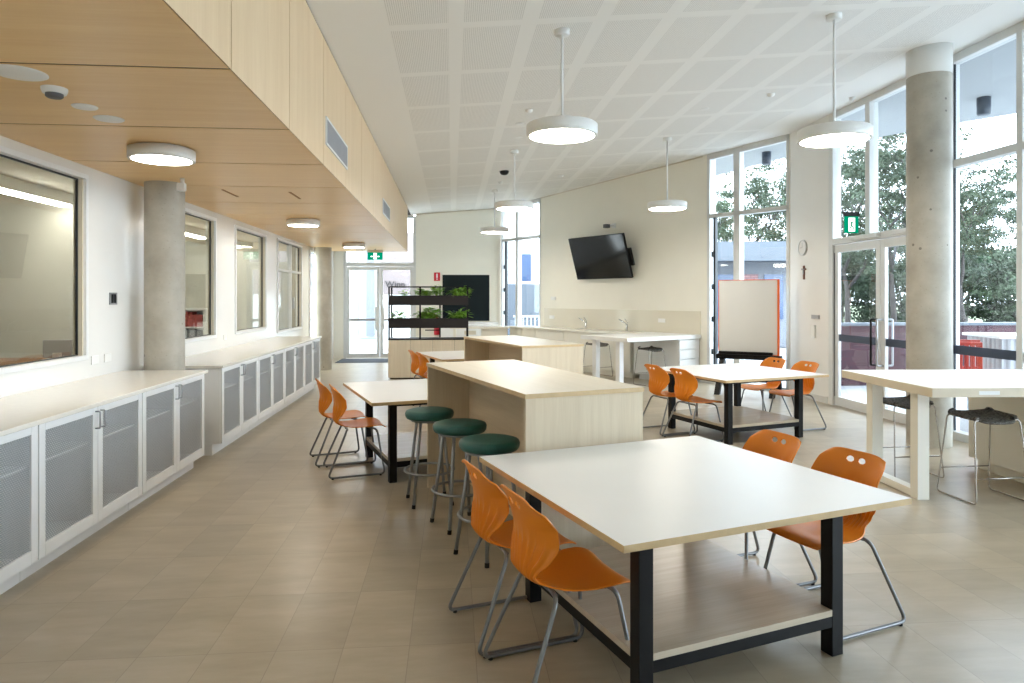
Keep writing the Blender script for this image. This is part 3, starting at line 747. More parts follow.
def leafy(name, label, loc, n, spread, h, leaf, seed, style):
    random.seed(seed); t = thing(name, label, 'plant', loc)
    MB().lathe([(0, 0), (.05, 0), (.065, .1), (.060, .1), (0, .085)], n=16).build('pot', 'soil', t)
    b = MB(); st = MB(); n = int(n*1.3)
    for k in range(n):
        a = random.uniform(0, 2*math.pi); rr = spread*random.random()**.6; z = .1+h*random.uniform(.25, 1)*(1-.4*rr/spread)
        p = Vector((rr*math.cos(a), rr*.6*math.sin(a), z)); st.tube([(0, 0, .09), (p.x*.4, p.y*.4, z*.75), p], .002, 4)
        d = Vector((math.cos(a), math.sin(a), random.uniform(-.3, .8))).normalized(); sd = d.cross(Vector((0, 0, 1))).normalized(); up = sd.cross(d)
        L_ = leaf*random.uniform(.7, 1.3); w = L_*(.18 if style == 'fern' else .38)
        P = [p, p+d*L_*.3+sd*w, p+d*L_*.7+sd*w*.8-up*.05*L_, p+d*L_-up*.2*L_, p+d*L_*.7-sd*w*.8-up*.05*L_, p+d*L_*.3-sd*w]
        b.face([b.bm.verts.new(q) for q in P], 0, True)
    b.build('leaves', 'leaf_p', t); st.build('stems', 'leaf_p', t); return t
px, py = -1.24, 13.63
leafy('potted_plant', 'small dark stemmed plant at the left end of the upper planter', (px+.30, py, 1.50), 26, .09, .17, .07, 1, 'leaf')
leafy('potted_plant', 'broad leafy green plant in the middle of the upper planter', (px+.72, py, 1.50), 90, .17, .18, .09, 2, 'leaf')
leafy('potted_plant', 'bushy plant right of the middle in the upper planter, under the fire sign', (px+.93, py, 1.50), 50, .10, .30, .08, 3, 'leaf')
leafy('potted_plant', 'spiky fern at the right end of the upper planter', (px+1.38, py, 1.50), 90, .16, .20, .13, 4, 'fern')
leafy('potted_plant', 'round leaved plant at the left end of the lower planter', (px+.20, py, 1.05), 14, .14, .18, .12, 5, 'leaf')
leafy('potted_plant', 'full bright green plant in the middle of the lower planter', (px+.82, py, 1.05), 120, .17, .28, .10, 6, 'leaf')
leafy('potted_plant', 'trailing small plant left of the middle in the lower planter', (px+.62, py, 1.05), 40, .10, .18, .08, 7, 'leaf')
leafy('potted_plant', 'spiky fern at the right end of the lower planter', (px+1.38, py, 1.05), 90, .17, .22, .13, 8, 'fern')

# ---- easel whiteboard
ea = math.atan2(10.678-11.249, 5.294-4.509)
e = thing('easel_whiteboard', 'mobile whiteboard with orange edging on a black easel stand', 'whiteboard', (4.509, 11.249, 0), ea); BW = .98
MB().box(.006, BW-.006, -.001, .014, .66, 1.885).build('board', 'board', e)
f = MB(); f.box(0, .012, -.006, .02, .65, 1.895); f.box(BW-.03, BW, -.03, .02, .65, 1.895); f.box(.012, BW-.03, -.006, .02, 1.885, 1.895); f.box(.012, BW-.03, -.006, .02, .65, .66); f.build('board_edge', 'board_orange', e)
MB().box(.02, BW-.1, -.09, -.007, .655, .70).build('pen_tray', 'black', e, .003)
MB().box(-.03, BW+.03, -.05, .09, .57, .648).build('top_beam', 'black', e, .003)
for x in (0.02, BW-.10):
    for s_ in (-1, 1):
        b = MB(); v = [(x, .02+s_*.03, .60), (x+.08, .02+s_*.03, .60), (x+.08, .02+s_*.40, 0), (x, .02+s_*.40, 0)]
        o_ = [(p[0], p[1]-s_*.11, p[2]) for p in v]; A = [b.bm.verts.new(p) for p in v]; B = [b.bm.verts.new(p) for p in o_]
        b.face(A); b.face(B[::-1])
        for k in range(4): b.face([A[k], A[(k+1) % 4], B[(k+1) % 4], B[k]])
        b.build('leg', 'black', e)
MB().box(.10, BW-.10, .0, .04, .2, .26).build('stretcher', 'black', e)

# ---- wall screen, tilted forward
q0, q1 = 3.22, 4.92; sc_ = thing('wall_screen', 'black flat screen tilted forward on the kitchen wall above the splashback', 'screen', wq((q0+q1)/2, .10, 2.02), WA)
hw = (q1-q0)/2; til = Matrix.Rotation(-sg*R(-17), 4, 'X') if sg > 0 else Matrix.Rotation(R(17), 4, 'X')
til = Matrix.Rotation((-1 if sg > 0 else 1)*R(17), 4, 'X')
def sbox(x0, x1, n0, n1, z0, z1, T=til): return MB().box(x0, x1, *sorted((sg*n0, sg*n1)), z0, z1, T=T)
sbox(-hw, hw, 0, .05, 0, .95).build('housing', 'black', sc_, .004)
sbox(-hw+.012, hw-.012, .0505, .054, .02, .94).build('screen', 'screen', sc_)
sbox(.1, hw+.05, -.06, -.002, .25, .62).build('rear_box', 'black', sc_)
sbox(-.2, .2, -.095, -.05, .15, .5, Matrix.Identity(4)).build('wall_mount', 'black', sc_)
cm = thing('wall_camera', 'small white camera on a bracket above the tilted screen', 'camera', wq(4.25, .0, 3.15), WA)
sbox(-.05, .05, 0, .03, -.05, .05, Matrix.Identity(4)).build('back_plate', 'plastic', cm); sbox(-.03, .03, .03, .2, -.02, .02, Matrix.Identity(4)).build('arm', 'plastic', cm); sbox(-.06, .04, .16, .28, -.06, .02, Matrix.Identity(4)).build('camera_head', 'grille_dark', cm, .01)

# ================================================================== LAMPS
def pendant(label, x, y, first=None):
    top = cz(x)
    t = thing('pendant_lamp', label, 'lamp', (x, y, 3.02), 0, 'round white pendant lamps')
    MB().lathe([(.285, .0), (.31, .0), (.313, .005), (.313, .095), (.30, .105), (0, .105)], n=56).build('lamp_housing', 'lamp_white', t)
    MB().disc((0, 0, .002), .288, 56, up=False).build('diffuser', 'lamp_glow', t, normals=False)
    MB().cyl((0, 0, .105), (0, 0, top-3.02-.02), .012, 12).build('rod', 'lamp_white', t)
    MB().lathe([(.0, -.05), (.062, -.05), (.066, -.045), (.066, .01), (0, .01)], (0, 0, top-3.02), n=24).build('ceiling_rose', 'lamp_white', t)
pendant('big round pendant lamp nearest on the left row, above the islands', .966, 5.96)
pendant('round pendant lamp second in the left row, left of the wall screen', 1.0, 10.93)
pendant('smallest round pendant lamp, farthest of the left row', .93, 14.95)
pendant('big round pendant lamp at the right, in front of the glazing', 3.45, 5.91)
pendant('round pendant lamp between the wall screen and the near corner window', 3.44, 10.70)
def soffit_lamp(label, x, y):
    t = thing('ceiling_lamp', label, 'lamp', (x, y, 2.62), 0, 'round lamps fixed under the timber soffit')
    MB().lathe([(.205, 0), (.226, 0), (.229, .004), (.229, .078), (.20, .078), (.20, .09), (0, .09)], n=56).build('lamp_housing', 'lamp_white', t)
    MB().disc((0, 0, .002), .208, 56, up=False).build('diffuser', 'lamp_glow', t, normals=False)
soffit_lamp('round ceiling lamp on the timber soffit nearest the camera, by the left column', -2.15, 5.29)
soffit_lamp('round ceiling lamp on the timber soffit, middle of the three', -2.11, 9.95)
soffit_lamp('round ceiling lamp on the timber soffit, farthest, near the entry', -2.0, 14.2)
soffit_lamp('unseen round ceiling lamp added on the timber soffit beside the camera', -2.15, .6)  # out of view, added to the row to light the near left cabinets
# small soffit and ceiling fittings
def disc_fit(name, label, cat, x, y, z, r, h=.008, mat='plastic', dome=False):
    b = MB()
    if dome: b.lathe([(0, -h), (r*.5, -h*.92), (r*.85, -h*.6), (r, -.008), (r, 0)], (0, 0, 0), 24)
    else: b.lathe([(0, -h), (r*.92, -h), (r, -h*.4), (r, 0)], (0, 0, 0), 28)
    return tag(b.build(name, mat, loc=(x, y, z)), label, cat)
disc_fit('ceiling_speaker', 'large flat white disc on the timber soffit at the left photo edge', 'speaker', -2.13, 3.57, 2.71, .125)
sd = thing('smoke_detector', 'white smoke detector on the timber soffit between the flat discs', 'detector', (-2.10, 3.82, 2.71))
MB().lathe([(.062, 0), (.062, -.012), (.055, -.03), (.0, -.03)], n=24).build('detector_base', 'plastic', sd); MB().lathe([(.042, -.03), (.042, -.045), (.034, -.052), (0, -.052)], n=24).build('sensor_cage', 'grille_dark', sd)
disc_fit('cover_disc', 'small flat white disc on the timber soffit next to the smoke detector', 'cover', -2.125, 4.17, 2.71, .068)
disc_fit('cover_disc', 'flat white disc on the timber soffit just before the nearest round ceiling lamp', 'cover', -2.12, 4.44, 2.71, .085)
o = thing('motion_sensor', 'small white sensor hanging below the soffit right of the left column', 'sensor', (-2.50, 6.6, 2.71)); MB().cyl((0, 0, 0), (0, 0, -.05), .02, 10).build('stem', 'plastic', o); MB().box(-.045, .03, -.03, .03, -.12, -.045).build('sensor_head', 'plastic', o, .01)
for (x, y, n) in ((-2.35, 7.5, 'nearer'), (-1.7, 7.6, 'right hand')): tag(MB().box(-.012, .012, -.25, .25, -.004, 0).build('slot_diffuser', 'soil', loc=(x, y, 2.709)), 'thin slot fitting in the timber soffit, the %s one' % n, 'slot')
for k, (nm, lab, cat, x, y, r, h, mt) in enumerate((
    ('ceiling_sensor', 'small square sensor on the white ceiling left of the nearest pendant', 'sensor', .965, 8.54, .05, .04, 'plastic'),
    ('cover_disc', 'flat white disc on the white ceiling behind the small sensor', 'cover', .90, 9.2, .07, .006, 'plastic'),
    ('cover_disc', 'second flat white disc on the white ceiling, farther off', 'cover', .96, 10.0, .07, .006, 'plastic'),
    ('dome_camera', 'black dome camera on the white ceiling beside the second pendant rod', 'camera', .97, 12.7, .09, .08, 'black'),
    ('ceiling_sensor', 'small sensor on the white ceiling behind the dome camera', 'sensor', .985, 13.9, .05, .05, 'plastic'),
    ('ceiling_sensor', 'small sensor on the white ceiling above the far left end of the screen wall', 'sensor', 2.2, 13.6, .05, .05, 'plastic'),
    ('ceiling_sensor', 'small sensor on the white ceiling above the near corner window', 'sensor', 4.07, 8.43, .05, .05, 'plastic'),
    ('cover_disc', 'flat white disc on the white ceiling between the far and right pendants', 'cover', 3.4, 9.0, .07, .006, 'plastic'),
    ('ceiling_sensor', 'small white sensor at the ceiling edge above the glass doors', 'sensor', 5.42, 8.85, .04, .05, 'plastic'))):
    disc_fit(nm, lab, cat, x, y, cz(x)+.002, r, h, mt, dome=(h > .03))
# grilles in the bulkhead face
for (ya, yb, z0_, z1_, lab) in ((5.91, 7.08, 2.90, 3.14, 'nearest of the two'), (10.7, 11.86, 2.9, 3.14, 'farther')):
    t = thing('air_grille', 'grey air grille in the timber bulkhead, '+lab, 'vent', (BX, (ya+yb)/2, z0_)); h = (yb-ya)/2; H = z1_-z0_
    f = MB(); f.box(0, .012, -h, h, 0, .02); f.box(0, .012, -h, h, H-.02, H); f.box(0, .012, -h, -h+.02, .02, H-.02); f.box(0, .012, h-.02, h, .02, H-.02); f.build('grille_frame', 'frame_w', t)
    MB().box(0.0005, .003, -h+.02, h-.02, .02, H-.02).build('backing', 'grille_dark', t)
    b = MB()
    for k in range(60):
        y = -h+.025+k*(2*h-.05)/59; b.box(.003, .010, y-.0045, y+.0045, .02, H-.02)
    b.build('grille_bars', 'grille', t)

# ================================================================== WALL FITTINGS
t = thing('light_switch', 'grey metal switch plate on the white wall left of the round column', 'switch', (LX, 6.52, 1.59)); MB().box(0, .008, -.07, .07, -.055, .055).build('plate', 'grey_plate', t, .002); MB().box(.008, .014, -.04, -.01, -.04, .04).box(.008, .014, .01, .035, -.04, .04).build('rocker', 'black', t)
for (y, n) in ((6.2, 'nearer'), (6.42, 'farther')):
    tag(MB().box(0, .008, -.06, .06, -.037, .037).build('power_outlet', 'plastic', None, .002, loc=(LX, y, 1.06)), 'white power outlet under the grey switch, the %s of two' % n, 'outlet')
tag(MB().box(0, .008, -.06, .06, -.037, .037).build('power_outlet', 'plastic', None, .002, loc=(LX, 9.6, 1.06)), 'white power outlet above the farther left worktop between windows', 'outlet')
for k, (q, z, n) in enumerate(((2.15, 1.13, 'left end of the splashback'), (5.6, 1.14, 'right end of the splashback near the drawers'), (2.2, 1.58, 'cream wall just above the splashback left end'))):
    b = MB(); wbox(b, q-.09, q+.09, .013 if z < 1.4 else .001, .022, z-.04, z+.04); tag(b.build('power_outlet', 'plastic'), 'white power outlet on the '+n, 'outlet')
# clock, cross, keypad on the right wall
t = thing('wall_clock', 'round white wall clock on the white pier by the glass doors', 'clock', (WX, 10.53, 2.40))
rot = Matrix.Rotation(R(-90), 4, 'Y')
def rlathe(prof, mat, nm): 
    b = MB(); b.lathe(prof, n=32); b.bm.transform(rot); return b.build(nm, mat, t)
rlathe([(0, 0), (.125, 0), (.125, .03), (.112, .03), (.112, .02), (0, .02)], 'frame', 'clock_case'); rlathe([(0, .0205), (.111, .0205)], 'plastic', 'clock_face')
MB().box(-.025, -.022, -.004, .004, -.005, .08).box(-.025, -.022, -.005, .06, -.004, .004).build('clock_hands', 'grille', t)
t = thing('crucifix', 'small dark wooden crucifix hanging under the wall clock', 'crucifix', (WX, 10.5, 2.02)); MB().box(-.02, 0, -.014, .014, -.13, .09).box(-.02, 0, -.06, .06, .02, .045).build('cross', 'redbrown', t); MB().box(-.028, -.02, -.008, .008, -.05, .04).box(-.028, -.02, -.045, .045, .028, .038).build('figure', 'alu', t)
tag(MB().box(-.02, 0, -.11, .11, -.03, .03).build('card_reader', 'grille', None, .003, loc=(WX, 10.15, 1.30)), 'small grey horizontal plate on the pier left of the glass doors', 'panel')
tag(MB().box(-.025, 0, -.05, .05, -.10, .10).build('intercom', 'plastic', None, .006, loc=(WX, 10.2, 1.07)), 'white intercom box on the pier under the small grey plate', 'intercom')
# exit signs
def exit_sign(label, loc, rz, w, h, arrow=False):
    t = thing('exit_sign', label, 'sign', loc, rz)
    MB().box(-w/2-.01, w/2+.01, .0, .04, h, h+.06).build('sign_housing', 'planter' if not arrow else 'frame_b', t)
    MB().box(-w/2, w/2, .012, .028, 0, h).build('sign_panel', 'sign_green', t)
    b = MB(); k = h/.22; f = -.0
    b.box(-.045*k, .045*k, .009, .0115, .02*k, .2*k); b.build('door_symbol', 'sign_white', t)
    m_ = MB()   # running figure
    def limb(x0, z0, x1, z1, w_=.010): 
        d = Vector((x1-x0, 0, z1-z0)); nn = Vector((-d.z, 0, d.x)).normalized()*w_*k*.7
        P = [Vector((x0*k, 0, z0*k)), Vector((x1*k, 0, z1*k))]
        q = [(P[0]+nn), (P[1]+nn), (P[1]-nn), (P[0]-nn)]
        A = [m_.bm.verts.new((v.x, .006, v.z)) for v in q]; B = [m_.bm.verts.new((v.x, .0088, v.z)) for v in q]
        m_.face(A); m_.face(B[::-1])
        for i in range(4): m_.face([A[i], A[(i+1) % 4], B[(i+1) % 4], B[i]])
    limb(0, .15, -.004, .10, .014); limb(-.004, .10, .022, .075); limb(.022, .075, .016, .035); limb(-.004, .10, -.018, .07); limb(-.018, .07, -.038, .06)
    limb(0, .145, .028, .12, .007); limb(0, .145, -.026, .125, .007); limb(.004, .165, .006, .182, .012)
    m_.build('running_figure', 'sign_green', t)
    if arrow:
        for s_ in (-1, 1):
            MB().box(s_*.10*k-.02, s_*.10*k+.02, .009, .0115, .085*k, .115*k).build('arrow', 'sign_white', t)
    return t
exit_sign('green running figure exit sign over the glass doors on the right', (5.49, 8.96, 2.49), R(0), .20, .23)
exit_sign('wide green exit sign hanging under the soffit end above the entry door', (-1.75, 15.8, 2.46), R(0), .34, .17, True)
MB().cyl((-1.75, 15.83, 2.66), (-1.75, 15.83, 2.715), .01, 8).build('hanger', 'black', None)
h_ = bpy.data.objects['hanger']; h_.parent = [o for o in bpy.data.objects if o.name.startswith('exit_sign')][-1]; h_.matrix_parent_inverse = Matrix.Translation((1.75, -15.8, -2.46))
# fire sign, extinguisher, blackboard, cupboard on back wall
t = thing('fire_sign', 'small red sign with white extinguisher symbol left of the dark board', 'sign', (-.395, BY, 2.15)); MB().box(-.08, .08, -.008, 0, -.11, .11).build('sign_plate', 'red', t); MB().box(-.022, .022, -.011, -.008, -.03, .08).box(-.022, .022, -.011, -.008, -.075, -.05).build('symbol', 'plastic', t)
t = thing('fire_extinguisher', 'red fire extinguisher on the back wall behind the plant shelving', 'fire extinguisher', (-.395, BY-.10, .62)); MB().lathe([(0, 0), (.07, 0), (.075, .02), (.075, .38), (.05, .44), (.02, .46), (.02, .50), (0, .50)], n=24).build('cylinder', 'red', t); MB().box(-.05, .04, -.01, .01, .50, .54).build('handle', 'black', t); MB().tube(fillet([(.02, 0, .50), (.10, -.02, .46), (.09, -.04, .15)], .05), .01, 8).build('hose', 'black', t); MB().box(-.03, .03, .075, .099, .2, .3).build('bracket', 'black', t)
t = thing('pin_board', 'large dark green black board on the back wall', 'board', (-.25, BY-.002, .98)); MB().box(0, 1.24, -.02, 0, 0, 1.22).build('board_face', 'chalk', t, .002)
t = thing('low_cupboard', 'white low cupboard against the back wall under the dark board', 'cupboard', (-.30, BY-.45, 0)); MB().box(0, 1.5, .02, .44, 0, .95).build('carcass', 'cab', t)
for k in range(3): MB().box(.003+k*.5, .497+k*.5, 0, .019, .05, .94).build('door', 'cab', t, .002)
MB().box(.62, .92, -.01, -.001, .64, .74).build('handle', 'frame_b', t)
tag(MB().box(-2.85, -1.0, 17.0, 18.1, 0, .008).build('door_mat', 'mat'), 'dark grey entry mat on the floor at the entry door', 'mat')

# ================================================================== ADJOINING ROOM CONTENTS
sl = ['seen in the big left window', 'nearest row seen in the second left window', 'middle row seen in the second left window', 'seen toward the third left window', 'farthest row seen in the second left window']
for k, (x_, y) in enumerate(((-4.26, 7.35), (-4.26, 11.5), (-5.3, 11.5), (-4.3, 13.6), (-6.2, 11.6))):
    t = thing('strip_light', 'ceiling strip light in the next room '+sl[k], 'lamp', (x_, y, 2.60), R(90), 'strip lights in the adjoining room')
    MB().box(-.65, .65, -.06, .06, .03, .148).build('lamp_housing', 'lamp_white', t); MB().box(-.63, .63, -.05, .05, 0, .029).build('tube', 'tube_glow', t)
t = thing('desk', 'brown topped desk in the next room behind the big left window', 'desk', (-5.0, 7.2, 0)); MB().box(-1.4, 1.35, -.5, .5, .93, .96).build('desktop', 'desk_wood', t)
for x in (-1.3, .9):
    for y in (-.42, .42): MB().box(x-.03, x+.03, y-.03, y+.03, 0, .929).build('leg', 'cab', t)
t = thing('display_monitor', 'white backed monitor on the desk behind the big left window', 'monitor', (-3.98, 7.3, .962), R(12)); MB().box(-.13, .13, -.02, .02, .03, .21).build('panel', 'grille', t, .01); MB().box(-.04, .04, -.03, .03, .02, .08).box(-.12, .12, -.08, .08, 0, .02).build('stand', 'plastic', t)
t = thing('bookcase', 'low white bookcase with red and grey spines behind the second left window', 'bookcase', (-5.6, 13.2, 0)); b = MB(); b.box(-1, 1, 0, .35, 0, .04); b.box(-1, 1, 0, .35, 1.36, 1.4); b.box(-1, -.97, 0, .35, .04, 1.36); b.box(.97, 1, 0, .35, .04, 1.36); b.box(-.97, .97, .33, .35, .04, 1.36)
for z in (.36, .70, 1.03): b.box(-.97, .97, 0, .33, z, z+.025)
b.build('carcass', 'cab', t)
for z, mt in ((.725, 'book_grey'), (1.055, 'book_red')):
    b = MB(); x = -.95; random.seed(int(z*100))
    while x < .9:
        w = random.uniform(.025, .05); h = random.uniform(.2, .28); b.box(x, x+w, .02, .25, z, z+h); x += w+.003
    tag(b.build('books', mt, t), kind='stuff')

# ================================================================== OUTSIDE
struct(MB().box(WX+.14, 40, -20, 12.0, -.12, -.02).build('paving', 'deck')); struct(MB().box(-12, 5.5, 18.36, 34, -.12, -.02).build('paving.001', 'deck'))
struct(MB().prism([(1.6, 18.36), (5.8, 11.2), (5.8, 12.0), (30, 12.0), (30, 34), (5.5, 34), (5.5, 18.36)], -.13, -.03).build('paving.002', 'deck'))
struct(MB().box(-60, 120, 34, 160, -.5, -.2).box(40, 120, -60, 34, -.5, -.2).build('ground', 'grass'))
# eave outside the glazing
ev = MB().prism([(1.7, 18.4), (5.80, 11.25), (5.80, -3), (13, -3), (11.6, 5.0), (8.55, 9.4), (7.95, 10.2), (7.26, 11.24), (6.58, 12.9), (5.95, 15.0), (5.2, 17.6), (4.6, 19.8), (1.7, 19.8)], 4.36, 4.58)
struct(ev.build('roof_eave', 'eave'))
for (x, y, n) in ((5.95, 12.5, 'seen through the near corner window'), (7.32, 8.83, 'in the tall right window')):
    tag(MB().lathe([(0, 0), (.085, 0), (.085, -.22), (.075, -.235), (0, -.235)], n=24).build('eave_downlight', 'downlight', loc=(x, y, 4.362)), 'dark cylindrical downlight under the outside eave, '+n, 'lamp')
bw = thing('brick_balustrade', 'dark red brick terrace wall outside the glass doors', 'wall', (6.5, 11.95, 0)); MB().box(0, 22, 0, .23, -.1, 1.08).build('brickwork', 'brick', bw); MB().box(-.02, 22, -.02, .25, 1.08, 1.13).build('coping', 'bldg_roof', bw)
# corrugated bar-height counter outside and red chairs
t = thing('outdoor_counter', 'white topped corrugated grey counter on the terrace at the right', 'counter', (7.15, 8.32, 0), R(-14))
MB().box(-.05, 3.0, -.05, .95, 1.06, 1.10).build('counter_top', 'plastic', t, .004)
b = MB(); N = 120; pts = []
for k in range(N+1): pts.append((k/N*2.9, .012*math.sin(k*1.25)))
A = [b.bm.verts.new((x, y, 0)) for x, y in pts]; B = [b.bm.verts.new((x, y, 1.055)) for x, y in pts]
for k in range(N): b.face([A[k], A[k+1], B[k+1], B[k]])
pts = [(.0+.012*math.sin(k*1.25), k/40*.9) for k in range(41)]; A = [b.bm.verts.new((x, y, 0)) for x, y in pts]; B = [b.bm.verts.new((x, y, 1.055)) for x, y in pts]
for k in range(40): b.face([A[k], A[k+1], B[k+1], B[k]])
b.build('corrugated_skirt', 'grille', t)
def red_chair(label, loc, rz):
    t = thing('terrace_chair', label, 'chair', loc, rz, 'red plastic chairs on the terrace')
    b = MB(); 
    for k in range(7): 
        y = -.19+k*.0633; b.box(-.215-.0, -.195, y-.018, y+.018, .72, 1.02)
    b.box(-.22, -.19, -.22, .22, 1.02, 1.06); b.box(-.22, -.19, -.22, .22, .68, .72); b.box(-.22, -.19, -.22, -.20, .68, 1.06); b.box(-.22, -.19, .20, .22, .68, 1.06); b.build('backrest', 'redchair', t, .006)
    MB().box(-.22, .22, -.22, .22, .64, .675).build('seat', 'redchair', t, .01)
    for sx in (-1, 1):
        for sy in (-1, 1): MB().cyl((sx*.19, sy*.19, .65), (sx*.24, sy*.24, 0), .022, 8, .016).build('leg', 'redchair', t)
    return t
r0 = red_chair('red orange plastic chair on the terrace, left of the pair behind the glass', (6.28, 8.0, 0), R(62))
dup(r0, (6.60, 8.44, 0), R(66), 'red orange plastic chair on the terrace, right of the pair beside the corrugated counter')
# houses beyond
t = thing('low_building', 'low building with blue grey roof beyond the near corner window', 'building', (9.2, 21.5, 0), R(-8))
MB().box(-3.2, 2.0, 0, 3.0, 0, 2.75).build('wall', 'bldg_wall', t); MB().prism([(-3.6, -.9), (2.6, -.9), (2.6, 3.2), (-3.6, 3.2)], 2.75, 3.35).build('roof', 'bldg_roof', t)
for (xa, xb, za, zb, mt, nm) in ((-.6, 0, .9, 2.35, 'bldg_win', 'window'), (.9, 1.5, .9, 2.35, 'bldg_win', 'window'), (-2.4, -1.6, .4, 2.3, 'bldg_win', 'window'), (.2, .7, 1.75, 2.35, 'brick_pink', 'brick_panel'), (-3.1, -2.7, .6, 2.2, 'bldg_win', 'window')):
    MB().box(xa, xb, -.05, -.001, za, zb).build(nm, mt, t)
t = thing('white_building', 'white two storey building seen through the far corner window', 'building', (2.6, 25, 0), R(-6))
MB().box(-3.2, 3, 0, 5, 0, 6).build('wall', 'plastic', t)
for (xa, xb, za, zb, mt) in ((-1.6, -.95, 2.6, 4.2, 'bldg_win'), (-.2, .3, 2.2, 3.2, 'bldg_win'), (-.55, 1.3, .2, 2.1, 'bldg_roof'), (1.4, 2.0, .2, 4.2, 'bldg_win'), (-1.6, -.95, .9, 2.4, 'bldg_win')):
    MB().box(xa, xb, -.05, -.001, za, zb).build('window', mt, t)
MB().box(-1.7, -.9, -.06, -.001, 0, .85).build('brick_panel', 'brick_pink', t)
t = thing('terrace_fence', 'white bar fence outside the far corner window', 'fence', (1.9, 20.6, 0)); b = MB()
for k in range(24): b.box(k*.12, k*.12+.03, 0, .02, -.02, 1.0)
b.build('bars', 'frame_w', t); MB().box(-.05, 2.9, -.01, .03, 1.0, 1.06).box(-.05, 2.9, -.01, .03, .05, .1).build('rail', 'frame', t)
# entry side outside: column, slab wall with lettering
tag(MB().lathe([(.22, -.02), (.22, 4.5)], n=32).build('entry_column', 'concrete', loc=(-3.0, 20.6, 0)), 'pale round column outside the entry door', 'column')
t = thing('entry_wall', 'pale pink wall with partial lettering outside the entry door', 'wall', (-2.2, 21.2, 0)); MB().box(0, 3.0, 0, .2, 1.7, 3.6).build('render_panel', 'pink', t); MB().box(0, 3.0, .02, .2, 0, 1.7).build('lower_panel', 'plastic', t)
cu = bpy.data.curves.new('lettering', 'FONT'); cu.body = 'Winn'; cu.size = .27; cu.extrude = .01; cu.align_x = 'LEFT'
lo_ = bpy.data.objects.new('lettering_curve', cu); C.objects.link(lo_); bpy.context.view_layer.update()
me = bpy.data.meshes.new_from_object(lo_.evaluated_get(bpy.context.evaluated_depsgraph_get())); bpy.data.objects.remove(lo_)
me.materials.clear(); me.materials.append(M['ink']); lo_ = bpy.data.objects.new('lettering', me); C.objects.link(lo_); lo_.parent = t; lo_.location = (.16, -.02, 1.92); lo_.rotation_euler = (R(90), 0, 0)

t = thing('pale_building', 'pale grey building with vertical panels beyond the left leaf of the entry door', 'building', (-9, 27, 0)); MB().box(0, 6.4, 0, 4, 0, 5).build('wall', 'eave', t)
for k in range(5): MB().box(3.2+k*.62, 3.2+k*.62+.3, -.06, 0, .1, 4.6).build('panel', 'bldg_wall', t)
# ---- eucalypts
def tree_proto(name, seed, H, crown_r, base, clumps, leaf, mat, leaves=70):
    random.seed(seed); t = thing(name, 'x', 'tree')
    tr = MB(); tips = []
    def branch(p, d, L_, r, depth):
        pts = [p]; q = p.copy(); dd = d.copy(); n = 4
        for k in range(n):
            dd = (dd+Vector((random.uniform(-.22, .22), random.uniform(-.22, .22), random.uniform(-.05, .12)))).normalized(); q = q+dd*L_/n; pts.append(q.copy())
        tr.tube(pts, r, 6, rs=[r*(1-.45*k/n) for k in range(n+1)])
        if depth == 0: tips.append(q); return
        for k in range(3 if depth > 1 else 3):
            a = random.uniform(0, 6.28); e_ = random.uniform(.4, .9)
            nd = (dd+Vector((math.cos(a)*e_, math.sin(a)*e_, random.uniform(-.1, .5)))).normalized()
            branch(pts[-1 if k < 2 else -2], nd, L_*random.uniform(.6, .8), r*.55, depth-1)
    branch(Vector((0, 0, -.3)), Vector((random.uniform(-.1, .1), 0, 1)).normalized(), H*.38, .20*H/12, 3)
    tr.build('trunk', 'bark', t)
    b = MB()
    cs = [p for p in tips]
    while len(cs) < clumps:
        a = random.uniform(0, 6.28); rr = crown_r*math.sqrt(random.random()); z = base+(H-base)*random.random()
        cs.append(Vector((rr*math.cos(a), rr*math.sin(a), z)))
    for c in cs[:clumps]:
        cr_ = random.uniform(.45, 1.0)*crown_r*.30
        for k in range(leaves):
            v = Vector((random.gauss(0, 1), random.gauss(0, 1), random.gauss(0, .6))); v = v.normalized()*cr_*random.random()**.5
            v.z *= .6; p = c+v; d = Vector((random.gauss(0, 1), random.gauss(0, 1), random.gauss(-.4, .8))).normalized(); s_ = d.orthogonal().normalized(); s_ = (Matrix.Rotation(random.uniform(0, 6.28), 3, d) @ s_)
            L_ = leaf*random.uniform(.6, 1.4); b.face([b.bm.verts.new(q) for q in (p, p+d*L_*.5+s_*L_*.22, p+d*L_, p+d*L_*.5-s_*L_*.22)])
    b.build('foliage', mat, t, normals=False); return t
GT = 'eucalypts beyond the terrace'
p1 = tree_proto('eucalyptus_tree', 11, 11, 3.4, 4.0, 75, .19, 'leaf_a', 150)
p2 = tree_proto('eucalyptus_tree', 23, 9, 3.0, 3.0, 75, .17, 'leaf_a', 150)
p3 = tree_proto('eucalyptus_tree', 37, 12, 3.6, 5.0, 62, .20, 'leaf_b', 150)
p4 = tree_proto('leafy_shrub', 41, 4.0, 2.6, .2, 70, .18, 'leaf_a', 130)
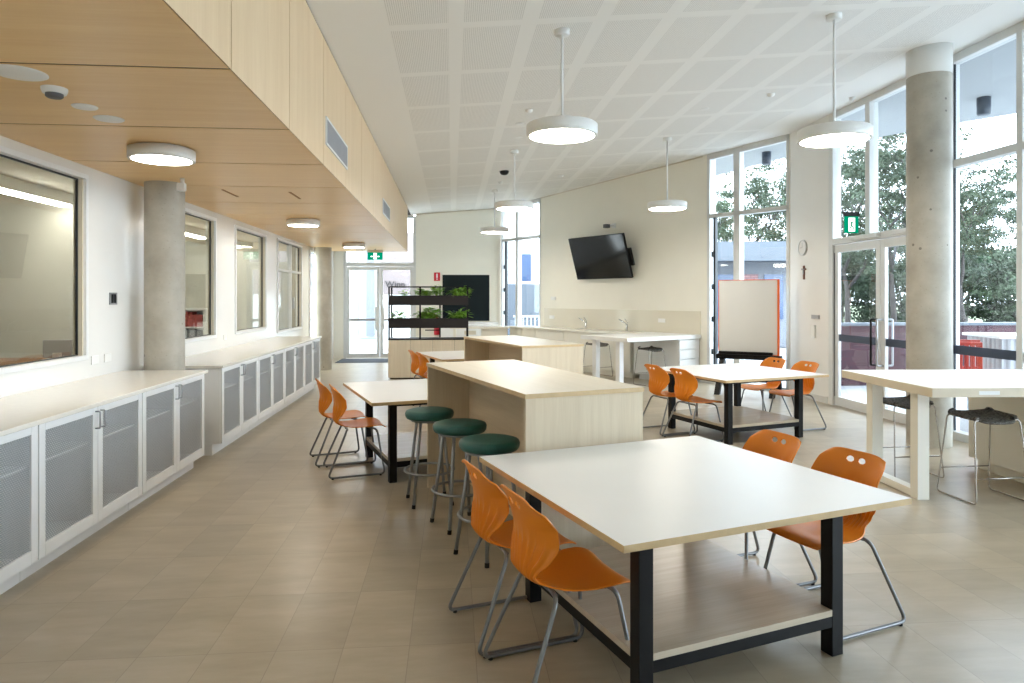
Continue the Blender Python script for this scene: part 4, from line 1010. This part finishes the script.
# (x, y, proto, scale, label)
def at(u, Y):
    X = (u-512)/683*Y; return (X*math.cos(TH)+Y*math.sin(TH), -X*math.sin(TH)+Y*math.cos(TH), 0)
TR = [
 (p3, 690, 38, .62, 'tall eucalypt seen at the left of the near corner window'),
 (p1, 748, 33, .72, 'eucalypt with spreading crown in the middle of the near corner window'),
 (p2, 800, 36, .98, 'bright green eucalypt at the right of the near corner window'),
 (p1, 848, 27, .70, 'dark eucalypt behind the left leaf of the glass doors'),
 (p2, 893, 24, .82, 'multi stemmed eucalypt behind the right leaf of the glass doors'),
 (p3, 925, 36, .62, 'eucalypt hidden mostly by the tall concrete column'),
 (p2, 975, 22, .66, 'dark trunked eucalypt just right of the tall concrete column'),
 (p1, 1022, 26, .60, 'broad eucalypt at the right edge of the photo'),
 (p2, 1090, 25, .7, 'eucalypt just outside the right edge of the photo'),
 (p3, 840, 48, .78, 'distant eucalypt behind the crowns over the glass doors'),
 (p1, 965, 44, .75, 'distant eucalypt between the trees at the right window'),
 (p1, 722, 52, .95, 'far eucalypt over the roof in the near corner window'),
]
used = set()
for (p, u, Y, sc, lab) in TR:
    L_ = at(u, Y); rz = u*.37
    if p not in used: o = p; used.add(p); o.location = L_; o.rotation_euler = (0, 0, rz); o['label'] = lab; o['group'] = GT
    else: o = dup(p, L_, rz, lab, GT)
    o.scale = (sc, sc, sc)
SH = [(710, 40, 'below the tree at the left of the near corner window'), (770, 41, 'behind the low building roof'), (838, 30, 'just left inside the glass door view'), (872, 31, 'between the two glass door leaves'), (905, 30, 'beside the concrete column, above the brick wall'), (955, 27, 'left part of the tall right window, above the brick wall'), (990, 28, 'behind the corrugated counter'), (1030, 27, 'at the right photo edge above the brick wall'), (1075, 29, 'outside the right photo edge')]
for k, (u, Y, lab) in enumerate(SH):
    L_ = at(u, Y); 
    if k == 0: o = p4; o.location = L_; o['label'] = 'bushy shrub '+lab; o['group'] = 'shrubs beyond the brick wall'; o['category'] = 'shrub'
    else: o = dup(p4, L_, u*.7, 'bushy shrub '+lab, 'shrubs beyond the brick wall')
    s_ = .8+.1*(k % 3); o.scale = (s_, s_, s_)
